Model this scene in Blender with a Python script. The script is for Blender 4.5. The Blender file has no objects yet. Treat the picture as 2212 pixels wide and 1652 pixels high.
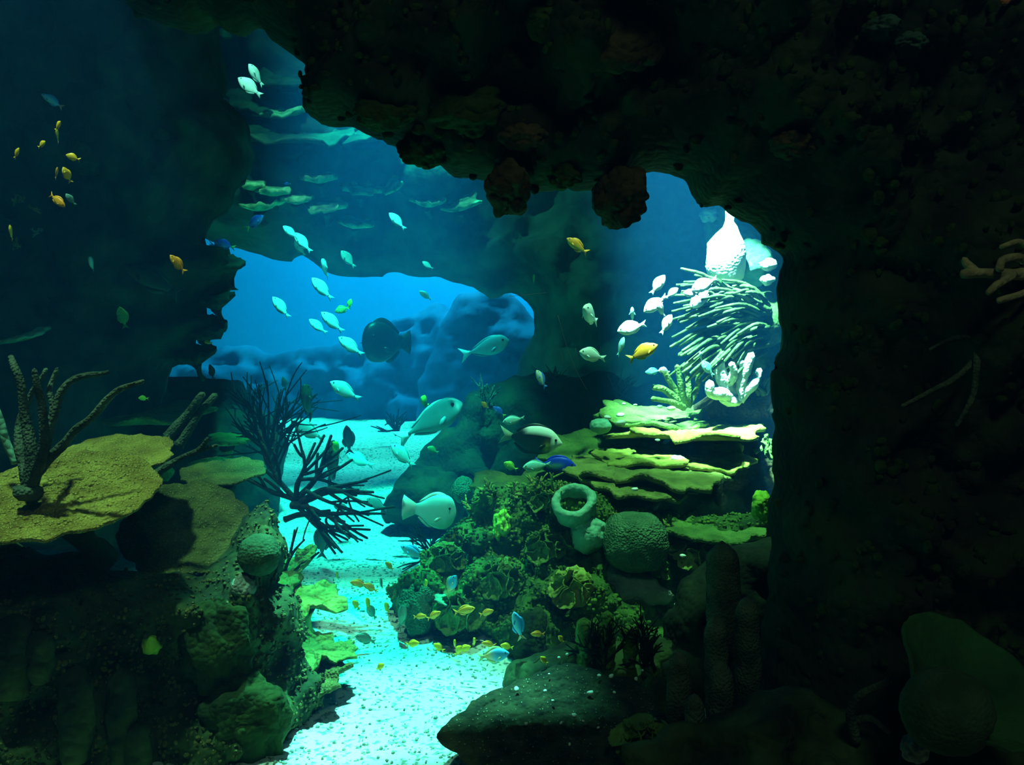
import bpy, math, random
import numpy as np
from mathutils import Matrix, Vector
from mathutils.bvhtree import BVHTree

# ------------------------------------------------------------------ camera, world, lights
W, H, F = 2212, 1652, 1916.0
CAM = np.array([0.0, 0.0, 1.25])
PITCH = math.atan(126.0 / F)
SC = bpy.context.scene
COL = SC.collection
cd = bpy.data.cameras.new('camera')
cd.sensor_width = 36.0
cd.lens = 36.0 * F / W
cd.clip_start = 0.02
co = bpy.data.objects.new('camera', cd)
COL.objects.link(co)
co.location = CAM
co.rotation_euler = (math.pi / 2 - PITCH, 0, 0)
SC.camera = co
SC.view_settings.view_transform = 'Standard'
SC.view_settings.look = 'None'
SC.view_settings.gamma = 1.0
SC.view_settings.use_curve_mapping = False
SC.view_settings.exposure = 0.0
SC.cycles.use_denoising = True
SC.cycles.max_bounces = 3
SC.cycles.adaptive_threshold = 0.04
SC.cycles.diffuse_bounces = 1
SC.cycles.glossy_bounces = 1
SC.cycles.volume_bounces = 0
SC.cycles.transparent_max_bounces = 8
SC.cycles.sample_clamp_indirect = 4.0

world = bpy.data.worlds.new('world')
SC.world = world
world.use_nodes = True
world.node_tree.nodes['Background'].inputs[0].default_value = (0.004, 0.02, 0.03, 1)
world.node_tree.nodes['Background'].inputs[1].default_value = 0.1

RIGHT = np.array([1.0, 0, 0])
FWD = np.array([0, math.cos(PITCH), -math.sin(PITCH)])
UP = np.array([0, math.sin(PITCH), math.cos(PITCH)])

def ray(px, py):
    return RIGHT * ((px - W / 2) / F) + UP * (-(py - H / 2) / F) + FWD

def at(px, py, Y):
    d = ray(px, py)
    return CAM + d * (Y / d[1])

def m(px, Y):
    return px * Y / F

def lamp(name, loc, tgt, energy, deg=40, blend=0.4, color=(0.8, 1, 0.95), radius=0.12):
    l = bpy.data.lights.new(name, 'SPOT')
    l.energy = energy; l.spot_size = math.radians(deg); l.spot_blend = blend
    l.color = color; l.shadow_soft_size = radius
    o = bpy.data.objects.new(name, l); COL.objects.link(o)
    o.location = loc
    o.rotation_euler = (Vector(tgt) - Vector(loc)).to_track_quat('-Z', 'Y').to_euler()
    return o

def area(name, loc, tgt, energy, sx, sy, color):
    l = bpy.data.lights.new(name, 'AREA')
    l.energy = energy; l.shape = 'RECTANGLE'; l.size = sx; l.size_y = sy; l.color = color
    o = bpy.data.objects.new(name, l); COL.objects.link(o)
    o.location = loc
    o.rotation_euler = (Vector(tgt) - Vector(loc)).to_track_quat('-Z', 'Y').to_euler()
    return o

TANK = (0.55, 1.0, 0.93)
CYAN = (0.03, 0.95, 0.95)
# overhead spot lamps of the tank, plus a few added fill spots
lamp('tank_lamp_near_path', (-0.34, 3.7, 5.6), (-0.36, 2.62, 0), 9500, 13, 0.6, (0.46, 1, 0.92))
lamp('tank_lamp_path', (-0.62, 4.6, 5.6), (-0.62, 3.65, 0), 5200, 16, 0.8, (0.02, 1, 0.84))
lamp('tank_lamp_far_path', (-0.9, 7.0, 5.6), (-0.85, 7.1, 0), 2600, 30, 0.6, CYAN)
lamp('fill_lamp_school', (-0.45, 3.3, 4.8), (-0.72, 4.8, 1.6), 5200, 26, 0.8, (0.12, 1, 0.95))  # added spot to brighten the cyan fish in mid-water
lamp('tank_lamp_anemone', (0.15, 3.1, 4.3), (0.92, 4.2, 1.3), 21000, 17, 0.5, (1.0, 1, 0.9))
lamp('tank_lamp_reef', (0.45, 3.0, 5.3), (0.52, 3.75, 0.55), 1900, 25, 0.8, (1.0, 1, 0.62))
lamp('tank_lamp_mid_reef', (-1.0, 5.0, 5.6), (-0.7, 7.4, 2.0), 520, 60, 0.8, TANK)
lamp('fill_lamp_left', (-1.75, 2.05, 4.6), (-1.25, 2.75, 1.1), 900, 38, 0.8, (1.0, 1, 0.7))  # added spot to bring out the left table corals and yellow fish
lamp('fill_lamp_upper', (-1.25, 3.7, 4.7), (-1.66, 5.9, 2.85), 800, 15, 0.7, (0.9, 1, 0.95))  # added narrow spot for the white fish and plates at upper left
area('tank_lamp_back_pool', (-0.5, 11.6, 5.8), (-0.8, 12.8, 1.0), 2600, 5.0, 1.6, (0.3, 0.75, 1.0))
# added dim warm fill light behind the camera, lifts the unlit foreground rock
gl = bpy.data.lights.new('fill_lamp_front', 'POINT'); gl.energy = 110; gl.color = (1, 0.85, 0.6); gl.shadow_soft_size = 0.4
go = bpy.data.objects.new('fill_lamp_front', gl); COL.objects.link(go); go.location = (0.6, -1.0, 4.3)

WATER_ABS = (0.23, (0.0, 0.82, 0.81))     # density, colour
WATER_SCA = (0.05, (0.03, 0.33, 1.0))

# ------------------------------------------------------------------ numeric helpers
rng = np.random.default_rng(7)
random.seed(7)

def _hash(i, j, k, s):
    n = (i * 73856093) ^ (j * 19349663) ^ (k * 83492791) ^ (s * 2654435761)
    n = (n ^ (n >> 13)) * 1274126177
    n = n & 0x7fffffff
    n = (n ^ (n >> 16)) & 0xffffff
    return n / float(0xffffff)

def vnoise(p, s=0):
    p = np.asarray(p, float)
    i = np.floor(p).astype(np.int64); f = p - i
    f = f * f * (3 - 2 * f)
    r = 0
    for a in (0, 1):
        for b in (0, 1):
            for c in (0, 1):
                w = (f[:, 0] if a else 1 - f[:, 0]) * (f[:, 1] if b else 1 - f[:, 1]) * (f[:, 2] if c else 1 - f[:, 2])
                r = r + w * _hash(i[:, 0] + a, i[:, 1] + b, i[:, 2] + c, s)
    return r * 2 - 1

def fbm(p, octaves=4, s=0, gain=0.5):
    r = 0; a = 1.0
    p = np.asarray(p, float)
    for o in range(octaves):
        r = r + a * vnoise(p * (2.03 ** o) + o * 17.3, s + o)
        a *= gain
    return r

def worley(p, s=0):
    p = np.asarray(p, float)
    i = np.floor(p).astype(np.int64)
    best = np.full(len(p), 9.0)
    for a in (-1, 0, 1):
        for b in (-1, 0, 1):
            for c in (-1, 0, 1):
                q = i + np.array([a, b, c])
                fx = np.stack([_hash(q[:, 0], q[:, 1], q[:, 2], s + t) for t in (1, 2, 3)], 1)
                d = ((q + fx - p) ** 2).sum(1)
                best = np.minimum(best, d)
    return np.sqrt(best)

def lumps(p, size, s=0):
    w = worley(np.asarray(p) / size, s)
    return np.sqrt(np.clip(1 - (w / 0.75) ** 2, 0, 1))

# ------------------------------------------------------------------ materials
MATS = {}
def coral(name, c1, c2, scale=8.0, bump=0.4, bscale=60.0, rough=0.8, speck=None, kind='noise', spec=0.2):
    """rough living surface: two mixed pigments, fine relief, optional pale polyp specks"""
    if name in MATS: return MATS[name]
    mt = bpy.data.materials.new(name); mt.use_nodes = True
    nt = mt.node_tree; b = nt.nodes['Principled BSDF']
    b.inputs['Roughness'].default_value = rough
    b.inputs['Specular IOR Level'].default_value = spec
    tc = nt.nodes.new('ShaderNodeTexCoord')
    n1 = nt.nodes.new('ShaderNodeTexNoise'); n1.inputs['Scale'].default_value = scale; n1.inputs['Detail'].default_value = 5
    nt.links.new(tc.outputs['Object'], n1.inputs['Vector'])
    rp = nt.nodes.new('ShaderNodeValToRGB')
    rp.color_ramp.elements[0].position = 0.36; rp.color_ramp.elements[0].color = (*c1, 1)
    rp.color_ramp.elements[1].position = 0.66; rp.color_ramp.elements[1].color = (*c2, 1)
    nt.links.new(n1.outputs['Fac'], rp.inputs['Fac'])
    col = rp.outputs['Color']
    n2 = nt.nodes.new('ShaderNodeTexVoronoi'); n2.inputs['Scale'].default_value = bscale
    nt.links.new(tc.outputs['Object'], n2.inputs['Vector'])
    if speck:
        r2 = nt.nodes.new('ShaderNodeValToRGB')
        r2.color_ramp.elements[0].position = speck[1] * 0.6; r2.color_ramp.elements[0].color = (1, 1, 1, 1)
        r2.color_ramp.elements[1].position = speck[1]; r2.color_ramp.elements[1].color = (0, 0, 0, 1)
        nt.links.new(n2.outputs['Distance'], r2.inputs['Fac'])
        mx = nt.nodes.new('ShaderNodeMix'); mx.data_type = 'RGBA'
        nt.links.new(r2.outputs['Color'], mx.inputs[0])
        nt.links.new(col, mx.inputs[6]); mx.inputs[7].default_value = (*speck[0], 1)
        col = mx.outputs[2]
    nt.links.new(col, b.inputs['Base Color'])
    bp = nt.nodes.new('ShaderNodeBump'); bp.inputs['Strength'].default_value = bump; bp.inputs['Distance'].default_value = 0.01
    bp.invert = True
    nt.links.new(n2.outputs['Distance'], bp.inputs['Height'])
    nt.links.new(bp.outputs['Normal'], b.inputs['Normal'])
    MATS[name] = mt
    return mt

def fish_skin():
    if 'fish_skin' in MATS: return MATS['fish_skin']
    mt = bpy.data.materials.new('fish_skin'); mt.use_nodes = True
    nt = mt.node_tree; b = nt.nodes['Principled BSDF']
    b.inputs['Roughness'].default_value = 0.45; b.inputs['Specular IOR Level'].default_value = 0.35
    a = nt.nodes.new('ShaderNodeAttribute'); a.attribute_name = 'pigment'
    tc = nt.nodes.new('ShaderNodeTexCoord')
    n = nt.nodes.new('ShaderNodeTexNoise'); n.inputs['Scale'].default_value = 14
    nt.links.new(tc.outputs['Object'], n.inputs['Vector'])
    mr = nt.nodes.new('ShaderNodeMapRange'); mr.inputs['To Min'].default_value = 0.85; mr.inputs['To Max'].default_value = 1.1
    nt.links.new(n.outputs['Fac'], mr.inputs['Value'])
    vm = nt.nodes.new('ShaderNodeVectorMath'); vm.operation = 'SCALE'
    nt.links.new(a.outputs['Color'], vm.inputs[0]); nt.links.new(mr.outputs['Result'], vm.inputs['Scale'])
    nt.links.new(vm.outputs['Vector'], b.inputs['Base Color'])
    MATS['fish_skin'] = mt
    return mt

def plain(name, c, rough=0.6):
    if name in MATS: return MATS[name]
    mt = bpy.data.materials.new(name); mt.use_nodes = True
    b = mt.node_tree.nodes['Principled BSDF']
    b.inputs['Base Color'].default_value = (*c, 1); b.inputs['Roughness'].default_value = rough
    b.inputs['Specular IOR Level'].default_value = 0.2
    MATS[name] = mt
    return mt

# ------------------------------------------------------------------ object helpers
def tag(o, label=None, cat=None, group=None, kind=None):
    if label: o['label'] = label
    if cat: o['category'] = cat
    if group: o['group'] = group
    if kind: o['kind'] = kind
    return o

def mesh(name, v, f, mat, smooth=True):
    me = bpy.data.meshes.new(name)
    me.from_pydata([tuple(x) for x in np.asarray(v, float)], [], [tuple(int(i) for i in x) for x in f])
    me.materials.append(mat)
    if smooth: me.shade_smooth()
    me.update()
    return me

def obj(name, v, f, mat, parent=None, origin=None, smooth=True):
    v = np.asarray(v, float)
    if origin is not None: v = v - np.asarray(origin)
    o = bpy.data.objects.new(name, mesh(name, v, f, mat, smooth))
    COL.objects.link(o)
    if parent is not None: o.parent = parent
    elif origin is not None: o.location = origin
    return o

def empty(name, loc):
    o = bpy.data.objects.new(name, None); COL.objects.link(o); o.location = loc
    o.empty_display_size = 0.05
    return o

class MB:
    def __init__(s): s.v = []; s.f = []; s.n = 0
    def add(s, v, f):
        v = np.asarray(v, float)
        s.v.append(v)
        s.f.extend([tuple(i + s.n for i in q) for q in f]); s.n += len(v)
    def build(s, name, mat, parent=None, origin=None, smooth=True):
        return obj(name, np.concatenate(s.v), s.f, mat, parent, origin, smooth)

def tube(pts, radii, sides=7, tip=True):
    pts = np.asarray(pts, float); n = len(pts)
    t = np.gradient(pts, axis=0); t /= np.linalg.norm(t, axis=1)[:, None] + 1e-9
    ref = np.array([0.0, 0, 1]) if abs(t[0][2]) < 0.9 else np.array([1.0, 0, 0])
    V = []
    u = np.cross(ref, t[0])
    for i in range(n):
        u = u - t[i] * np.dot(u, t[i]); u /= np.linalg.norm(u) + 1e-9
        w = np.cross(t[i], u)
        for k in range(sides):
            a = 2 * math.pi * k / sides
            V.append(pts[i] + radii[i] * (math.cos(a) * u + math.sin(a) * w))
    Fc = []
    for i in range(n - 1):
        for k in range(sides):
            a = i * sides + k; b = i * sides + (k + 1) % sides
            Fc.append((a, b, b + sides, a + sides))
    if tip:
        V.append(pts[-1] + t[-1] * radii[-1] * 0.8); e = len(V) - 1
        for k in range(sides): Fc.append(((n - 1) * sides + k, (n - 1) * sides + (k + 1) % sides, e))
        V.append(pts[0]); e = len(V) - 1
        for k in range(sides): Fc.append(((k + 1) % sides, k, e))
    return np.array(V), Fc

def smooth_path(P, n):
    P = np.asarray(P, float)
    if len(P) == 2:
        return np.stack([P[0] + (P[1] - P[0]) * s for s in np.linspace(0, 1, n)])
    Q = np.vstack([2 * P[0] - P[1], P, 2 * P[-1] - P[-2]])
    out = []
    for s in np.linspace(0, len(P) - 1 - 1e-6, n):
        i = int(s); f = s - i
        a, b, c, d = Q[i], Q[i + 1], Q[i + 2], Q[i + 3]
        out.append(0.5 * (2 * b + (c - a) * f + (2 * a - 5 * b + 4 * c - d) * f * f + (3 * b - a - 3 * c + d) * f ** 3))
    return np.array(out)

def wobble(pts, amp, freq, s):
    pts = np.asarray(pts)
    k = np.linspace(0, 1, len(pts))[:, None]
    return pts + k ** 0.5 * amp * np.stack([fbm(pts * freq, 2, s), fbm(pts * freq + 31, 2, s + 9), fbm(pts * freq + 77, 2, s + 5)], 1)

def uvsphere(nu=28, nv=18):
    V = [(0, 0, 1.0)]
    for j in range(1, nv):
        th = math.pi * j / nv
        for i in range(nu):
            a = 2 * math.pi * i / nu
            V.append((math.sin(th) * math.cos(a), math.sin(th) * math.sin(a), math.cos(th)))
    V.append((0, 0, -1.0))
    Fc = [(0, 1 + i, 1 + (i + 1) % nu) for i in range(nu)]
    for j in range(nv - 2):
        for i in range(nu):
            a = 1 + j * nu + i; b = 1 + j * nu + (i + 1) % nu
            Fc.append((a, a + nu, b + nu, b))
    e = len(V) - 1; s = 1 + (nv - 2) * nu
    Fc += [(s + (i + 1) % nu, s + i, e) for i in range(nu)]
    return np.array(V), Fc

def blob(radii, amp=0.12, freq=2.0, seed=0, nu=32, nv=22, lump=0.0, lsize=0.4, meander=0.0, boxy=1.0):
    """rounded lumpy body in its own coordinates (unit sphere pushed out, then scaled)"""
    V, Fc = uvsphere(nu, nv)
    if boxy != 1.0:
        V = np.sign(V) * np.abs(V) ** boxy
    d = 1 + amp * fbm(V * freq + seed * 3.7, 3, seed)
    if lump: d = d + lump * lumps(V + seed, lsize, seed)
    if meander: d = d + meander * np.abs(np.sin(9 * fbm(V * 3.0 + seed, 2, seed)))
    return V * d[:, None] * np.asarray(radii), Fc

def frame_of(n):
    n = np.asarray(n, float); n = n / np.linalg.norm(n)
    u = np.cross([0, 0, 1.0], n); u /= np.linalg.norm(u)
    return n, u, np.cross(n, u)

def relief(name, poly, pxc, Y0, nrm, step, bulge, edge, amps, mat, jag=0.02, back=0.3, seed=0, top=None, lump=(), label=None, cat='rock', kind=None):
    """a body of rock: a closed, pillowed and eroded mass whose outline stands on a plane in the tank"""
    p0 = at(pxc[0], pxc[1], Y0)
    n, u, v = frame_of(nrm)
    P = []
    for (x, y) in poly:
        d = ray(x, y); t = np.dot(p0 - CAM, n) / np.dot(d, n)
        q = CAM + d * t - p0
        P.append((np.dot(q, u), np.dot(q, v)))
    P = np.array(P)
    Q = []
    for i in range(len(P)):
        a, b = P[i], P[(i + 1) % len(P)]
        k = max(1, int(np.linalg.norm(b - a) / (step * 1.3)))
        for j in range(k): Q.append(a + (b - a) * j / k)
    Q = np.array(Q)
    if jag:
        q3 = np.c_[Q / (jag * 3.2), np.full(len(Q), seed * 1.7)]
        Q = Q + jag * np.stack([fbm(q3, 3, seed), fbm(q3 + 50, 3, seed + 3)], 1)
    lo, hi = Q.min(0) - step, Q.max(0) + step
    nx, ny = int((hi[0] - lo[0]) / step) + 2, int((hi[1] - lo[1]) / step) + 2
    gx, gy = np.meshgrid(lo[0] + np.arange(nx) * step, lo[1] + np.arange(ny) * step, indexing='ij')
    G = np.stack([gx.ravel(), gy.ravel()], 1)
    A = Q; B = np.roll(Q, -1, 0); E = B - A; L2 = (E ** 2).sum(1) + 1e-12
    dist = np.full(len(G), 1e9); near = G.copy(); ins = np.zeros(len(G), bool)
    for i in range(len(A)):
        w = G - A[i]
        t = np.clip((w @ E[i]) / L2[i], 0, 1)
        c = A[i] + t[:, None] * E[i]
        d2 = ((G - c) ** 2).sum(1)
        k = d2 < dist
        dist[k] = d2[k]; near[k] = c[k]
        if E[i][1] != 0:
            cr = ((A[i][1] > G[:, 1]) != (B[i][1] > G[:, 1])) & (G[:, 0] < A[i][0] + (G[:, 1] - A[i][1]) / E[i][1] * E[i][0])
            ins ^= cr
    dist = np.sqrt(dist)
    idx = np.arange(nx * ny).reshape(nx, ny)
    q4 = np.stack([idx[:-1, :-1], idx[1:, :-1], idx[1:, 1:], idx[:-1, 1:]], -1).reshape(-1, 4)
    q4 = q4[ins[q4].any(1)]
    used = np.unique(q4)
    mp = np.full(nx * ny, -1); mp[used] = np.arange(len(used))
    q4 = mp[q4]
    I = ins[used]
    xy = np.where(I[:, None], G[used], near[used])
    d = np.where(I, dist[used], 0.0)
    w3 = p0 + xy[:, :1] * u + xy[:, 1:] * v
    r = np.clip(d / edge, 0, 1); prof = np.sqrt(1 - (1 - r) ** 2)
    h = bulge * prof
    k = np.clip(d / (edge * 0.35), 0, 1)
    for (am, fr) in amps: h = h + k * am * fbm(w3 * fr + seed * 5.1, 4, seed)
    for (am, sz) in lump: h = h + k * am * lumps(w3, sz, seed + 11)
    if top is not None: h = h + top(xy) * prof
    front = w3 + h[:, None] * n
    backv = w3 - (back * prof)[:, None] * n + (k * 0.05 * fbm(w3 * 3 + 9, 2, seed))[:, None] * n
    nV = len(used)
    bm_idx = np.where(I, np.arange(nV) + nV, np.arange(nV))
    V = np.vstack([front, backv])
    Fc = [tuple(q) for q in q4] + [tuple(bm_idx[q][::-1]) for q in q4]
    Fc = [f for f in Fc if len(set(f)) == 4]
    o = obj(name, V, Fc, mat, None, p0)
    if label: tag(o, label, cat, kind=kind)
    if kind: o['kind'] = kind
    SURF[o.name] = (front, n, I)
    BVH[o.name] = BVHTree.FromPolygons([Vector(x) for x in V], Fc)
    return o
SURF = {}
BVH = {}
def onto(host, px, py, proud=0.0, default=4.0):
    """distance of the rock's own surface in that direction, so that growth sits on it"""
    d = Vector(ray(px, py)).normalized()
    h = BVH[host].ray_cast(Vector(CAM), d)
    return (h[0].y - proud) if h[0] is not None else default

# ------------------------------------------------------------------ coral builders
def plate_mesh(R, irreg, seed, thick, lift, ruffle, bump, bsize, nr=26, na=72, asp=1.0):
    ang = np.linspace(0, 2 * math.pi, na, endpoint=False)
    ca = np.stack([np.cos(ang), np.sin(ang), np.zeros(na)], 1)
    Rr = R * (1 + irreg * fbm(ca * 1.6 + seed * 2.3, 3, seed) + 0.35 * irreg * fbm(ca * 7 + seed, 2, seed + 4))
    ruf = ruffle * fbm(ca * 2.6 + seed * 1.3, 2, seed + 8)
    rr = np.linspace(0, 1, nr + 1)[1:] ** 0.85
    T = [np.array([[0, 0, 0.0]])]; Bt = [np.array([[0, 0, -thick * 1.6]])]
    for r in rr:
        x = Rr * r * np.cos(ang); y = Rr * r * np.sin(ang) * asp
        z = lift * R * r ** 2 + ruf * R * r ** 2.5
        T.append(np.stack([x, y, z], 1))
        Bt.append(np.stack([x * 0.985, y * 0.985, z - thick * (0.45 + 1.2 * (1 - r))], 1))
    T = np.concatenate(T); Bt = np.concatenate(Bt)
    rad = np.r_[0, np.repeat(rr, na)]
    if bump:
        b = bump * (lumps(T + seed, bsize, seed) * 0.8 + fbm(T / bsize * 0.7, 2, seed) * 0.4)
        T[:, 2] += b * (1 - rad ** 8 * 0.6)
    n = len(T)
    Fc = [(0, 1 + i, 1 + (i + 1) % na) for i in range(na)]
    for j in range(nr - 1):
        for i in range(na):
            a = 1 + j * na + i; b = 1 + j * na + (i + 1) % na
            Fc.append((a, a + na, b + na, b))
    Fb = [tuple(k + n for k in f[::-1]) for f in Fc]
    s = 1 + (nr - 1) * na
    rim = [(s + i, n + s + i, n + s + (i + 1) % na, s + (i + 1) % na) for i in range(na)]
    return np.vstack([T, Bt]), Fc + Fb + rim

def tilt_for(py, w, h):
    return math.asin(min(0.98, h / w)) - math.atan((py - 700) / F)

def plate_coral(label, px, py, w, h, Y, mat, seed=0, irreg=0.14, thick=0.02, lift=0.08, ruffle=0.05, bump=0.006, bsize=0.03,
                stalk=0.2, roll=0.0, group=None, nr=22, na=64, asp=1.0, name='plate_coral', smat=None):
    if isinstance(Y, str): Y = onto(Y, px, py, 0.03)
    c = at(px, py, Y); R = m(w / 2, Y)
    root = empty(name, c)
    root.rotation_euler = (Matrix.Rotation(roll, 3, 'Y') @ Matrix.Rotation(tilt_for(py, w, h), 3, 'X')).to_euler()
    tag(root, label, 'coral', group)
    V, Fc = plate_mesh(R, irreg, seed, thick, lift, ruffle, bump, bsize, nr, na, asp)
    obj('plate', V, Fc, mat, root)
    if stalk:
        k = np.linspace(0, 1, 7)
        pts = np.stack([0.1 * R * k ** 2, 0.35 * stalk * k, -stalk * k - thick - 0.14 * R], 1)
        v, f = tube(pts, R * (0.32 - 0.2 * np.sin(k * math.pi * 0.8)), 12)
        v = v + 0.02 * R * 3 * fbm(v * 12, 2, seed)[:, None]
        obj('stalk', v, f, smat or mat, root)
    return root

def branch_coral(name, label, base, branches, mat, wob=0.012, twigs=0, tl=0.1, seed=0, group=None, sides=7, dY=0.0, cat='coral', holdfast=None):
    """branches: list of ([(px,py,Y)...], radius px at root, radius px at tip)"""
    base = (base[0], base[1], base[2] + dY)
    b0 = at(*base)
    root = empty(name, b0); tag(root, label, cat, group)
    rs = np.random.default_rng(seed + 100)
    for i, (pl, r0, r1) in enumerate(branches):
        P = np.array([at(q[0], q[1], q[2] + dY) for q in pl])
        Ym = P[:, 1].mean()
        S = wobble(smooth_path(P, 10 + 3 * len(pl)), wob, 9, seed + i * 3)
        mb = MB(); tw = []
        rad = np.linspace(m(r0, Ym), m(r1, Ym), len(S)) * (1 + 0.15 * fbm(S * 30, 2, seed))
        mb.add(*tube(S, rad, sides))
        for t in range(twigs):
            k = rs.integers(int(len(S) * 0.3), len(S) - 1)
            d = S[min(k + 1, len(S) - 1)] - S[k - 1]; d /= np.linalg.norm(d)
            q = d + rs.normal(0, 0.55, 3) * np.array([1, 0.7, 1]); q /= np.linalg.norm(q)
            L = tl * rs.uniform(0.5, 1.2)
            tp = np.stack([S[k] + q * L * s + d * L * 0.5 * s * s for s in np.linspace(0, 1, 6)])
            tw.append(tube(tp, np.linspace(rad[k] * 0.8, rad[-1] * 0.8, 6), max(5, sides - 2)))
        br = mb.build('branch', mat, root, b0)
        for v, f in tw: obj('twig', v, f, mat, br, b0)
    if holdfast:
        v, f = blob((holdfast, holdfast, holdfast * 0.6), 0.2, 2, seed, 16, 10)
        obj('holdfast', v, f, mat, root)
    return root

def fan_bush(name, label, base, n, spread, length, r, mat, lean=(0, 0, 1), seed=0, depth=2, group=None, cat='coral'):
    """bushy sea whip: n stems that fork `depth` times; each stem is a part"""
    if isinstance(base[2], str): base = (base[0], base[1], onto(base[2], base[0], base[1], -0.01))
    b0 = at(*base)
    root = empty(name, b0); tag(root, label, cat, group)
    rs = np.random.default_rng(seed)
    lean = np.array(lean, float); lean /= np.linalg.norm(lean)
    def grow(mb, p, d, L, rad, lev):
        k = np.linspace(0, 1, 7)[:, None]
        c = rs.normal(0, 0.25, 3)
        pts = p + d * L * k + c * L * 0.35 * k * k
        mb.add(*tube(pts, np.linspace(rad, rad * 0.6, 7), 6))
        if lev > 0:
            for q in range(rs.integers(2, 4)):
                kk = rs.integers(2, 6)
                e = d + c * 0.5 + rs.normal(0, 0.42, 3) * np.array([1, 0.6, 1]); e /= np.linalg.norm(e)
                grow(mb, pts[kk], e, L * rs.uniform(0.5, 0.85), rad * 0.75, lev - 1)
    for i in range(n):
        mb = MB()
        d = lean + rs.normal(0, 1, 3) * spread * np.array([1, 0.6, 1]); d /= np.linalg.norm(d)
        grow(mb, np.zeros(3) + rs.normal(0, 0.01, 3), d, length * rs.uniform(0.6, 1.0), r, depth)
        mb.build('stem', mat, root)
    return root

def lump_coral(name, label, px, py, w, h, Y, mat, seed=0, amp=0.12, freq=2.0, lump=0.0, lsize=0.4, meander=0.0, boxy=1.0, depth=None,
               group=None, cat='coral', rot=0.0, nu=36, nv=26):
    if isinstance(Y, str): Y = onto(Y, px, py, 0.0)
    rx, rz = m(w / 2, Y), m(h / 2, Y)
    v, f = blob((rx, depth or (rx + rz) / 2, rz), amp, freq, seed, nu, nv, lump, lsize, meander, boxy)
    o = obj(name, v, f, mat)
    o.location = at(px, py, Y); o.rotation_euler = (0, rot, 0)
    return tag(o, label, cat, group)

def column_coral(label, px, ytop, ybot, w, Y, mat, seed=0, lean=0.0, group=None, name='pillar_coral', lump=0.25):
    p1 = at(px, ytop, Y); p0 = at(px - lean, ybot, Y)
    k = np.linspace(0, 1, 40)
    S = p0 + (p1 - p0) * k[:, None]
    r = m(w / 2, Y) * (0.85 + 0.25 * np.sin(k * 3)) * np.sqrt(np.clip(1 - np.clip((k - 0.86) / 0.14, 0, 0.97) ** 2, 0, 1))
    v, f = tube(S, r, 20)
    c = v - p0; ax = (p1 - p0) / np.linalg.norm(p1 - p0)
    rad = c - (c @ ax)[:, None] * ax
    v = v + rad * (lump * lumps(v, 0.03, seed) + 0.15 * fbm(v * 14, 2, seed))[:, None]
    o = obj(name, v, f, mat, None, p0)
    return tag(o, label, 'coral', group)

# ------------------------------------------------------------------ fish
PROFILES = {   # t from snout to tail stalk -> (upper, lower) half height as a share of the deepest
    'oval':  ([0, .04, .12, .25, .42, .6, .78, .92, 1], [.04, .26, .56, .86, 1, .9, .6, .3, .22], [.04, .22, .5, .82, 1, .92, .62, .3, .22]),
    'slim':  ([0, .05, .15, .3, .5, .7, .85, 1], [.05, .35, .7, .95, 1, .8, .5, .3], [.05, .3, .62, .92, 1, .82, .5, .3]),
    'naso':  ([0, .04, .1, .2, .35, .55, .75, .9, 1], [.12, .5, .78, .95, 1, .82, .45, .17, .11], [.1, .32, .55, .78, .98, .9, .5, .18, .11]),
    'round': ([0, .04, .12, .25, .45, .65, .82, .94, 1], [.18, .6, .86, 1.0, 1, .8, .5, .34, .32], [.12, .45, .8, 1.0, 1, .84, .5, .34, .32]),
    'tang':  ([0, .06, .14, .28, .48, .68, .84, .95, 1], [.06, .3, .62, .92, 1, .88, .55, .2, .13], [.05, .22, .52, .86, 1, .9, .58, .2, .13]),
}
KINDS = {}
def lerp(a, b, k): return np.asarray(a) * (1 - k[:, None]) + np.asarray(b) * k[:, None]
def sstep(x, a, b):
    k = np.clip((x - a) / (b - a), 0, 1); return k * k * (3 - 2 * k)

def set_pigment(me, cols):
    at_ = me.color_attributes.new('pigment', 'FLOAT_COLOR', 'POINT')
    at_.data.foreach_set('color', np.c_[cols, np.ones(len(cols))].ravel())

def sheet(outline, th, name, colf):
    """thin solid fin: outline of (x, z) pairs, ribbed through its thickness"""
    o = np.array(outline, float); n = len(o); c = o.mean(0)
    V = []; 
    for s in (1, -1):
        V += [(x, s * th * 0.35, z) for x, z in o]
        V.append((c[0], s * th, c[1]))
    Fc = []
    for i in range(n):
        j = (i + 1) % n
        Fc.append((j, i, n)); Fc.append((n + 1 + i, n + 1 + j, 2 * n + 1)); Fc.append((i, j, n + 1 + j, n + 1 + i))
    me = mesh(name, V, Fc, fish_skin())
    set_pigment(me, colf(np.array(V)))
    return me

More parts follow.
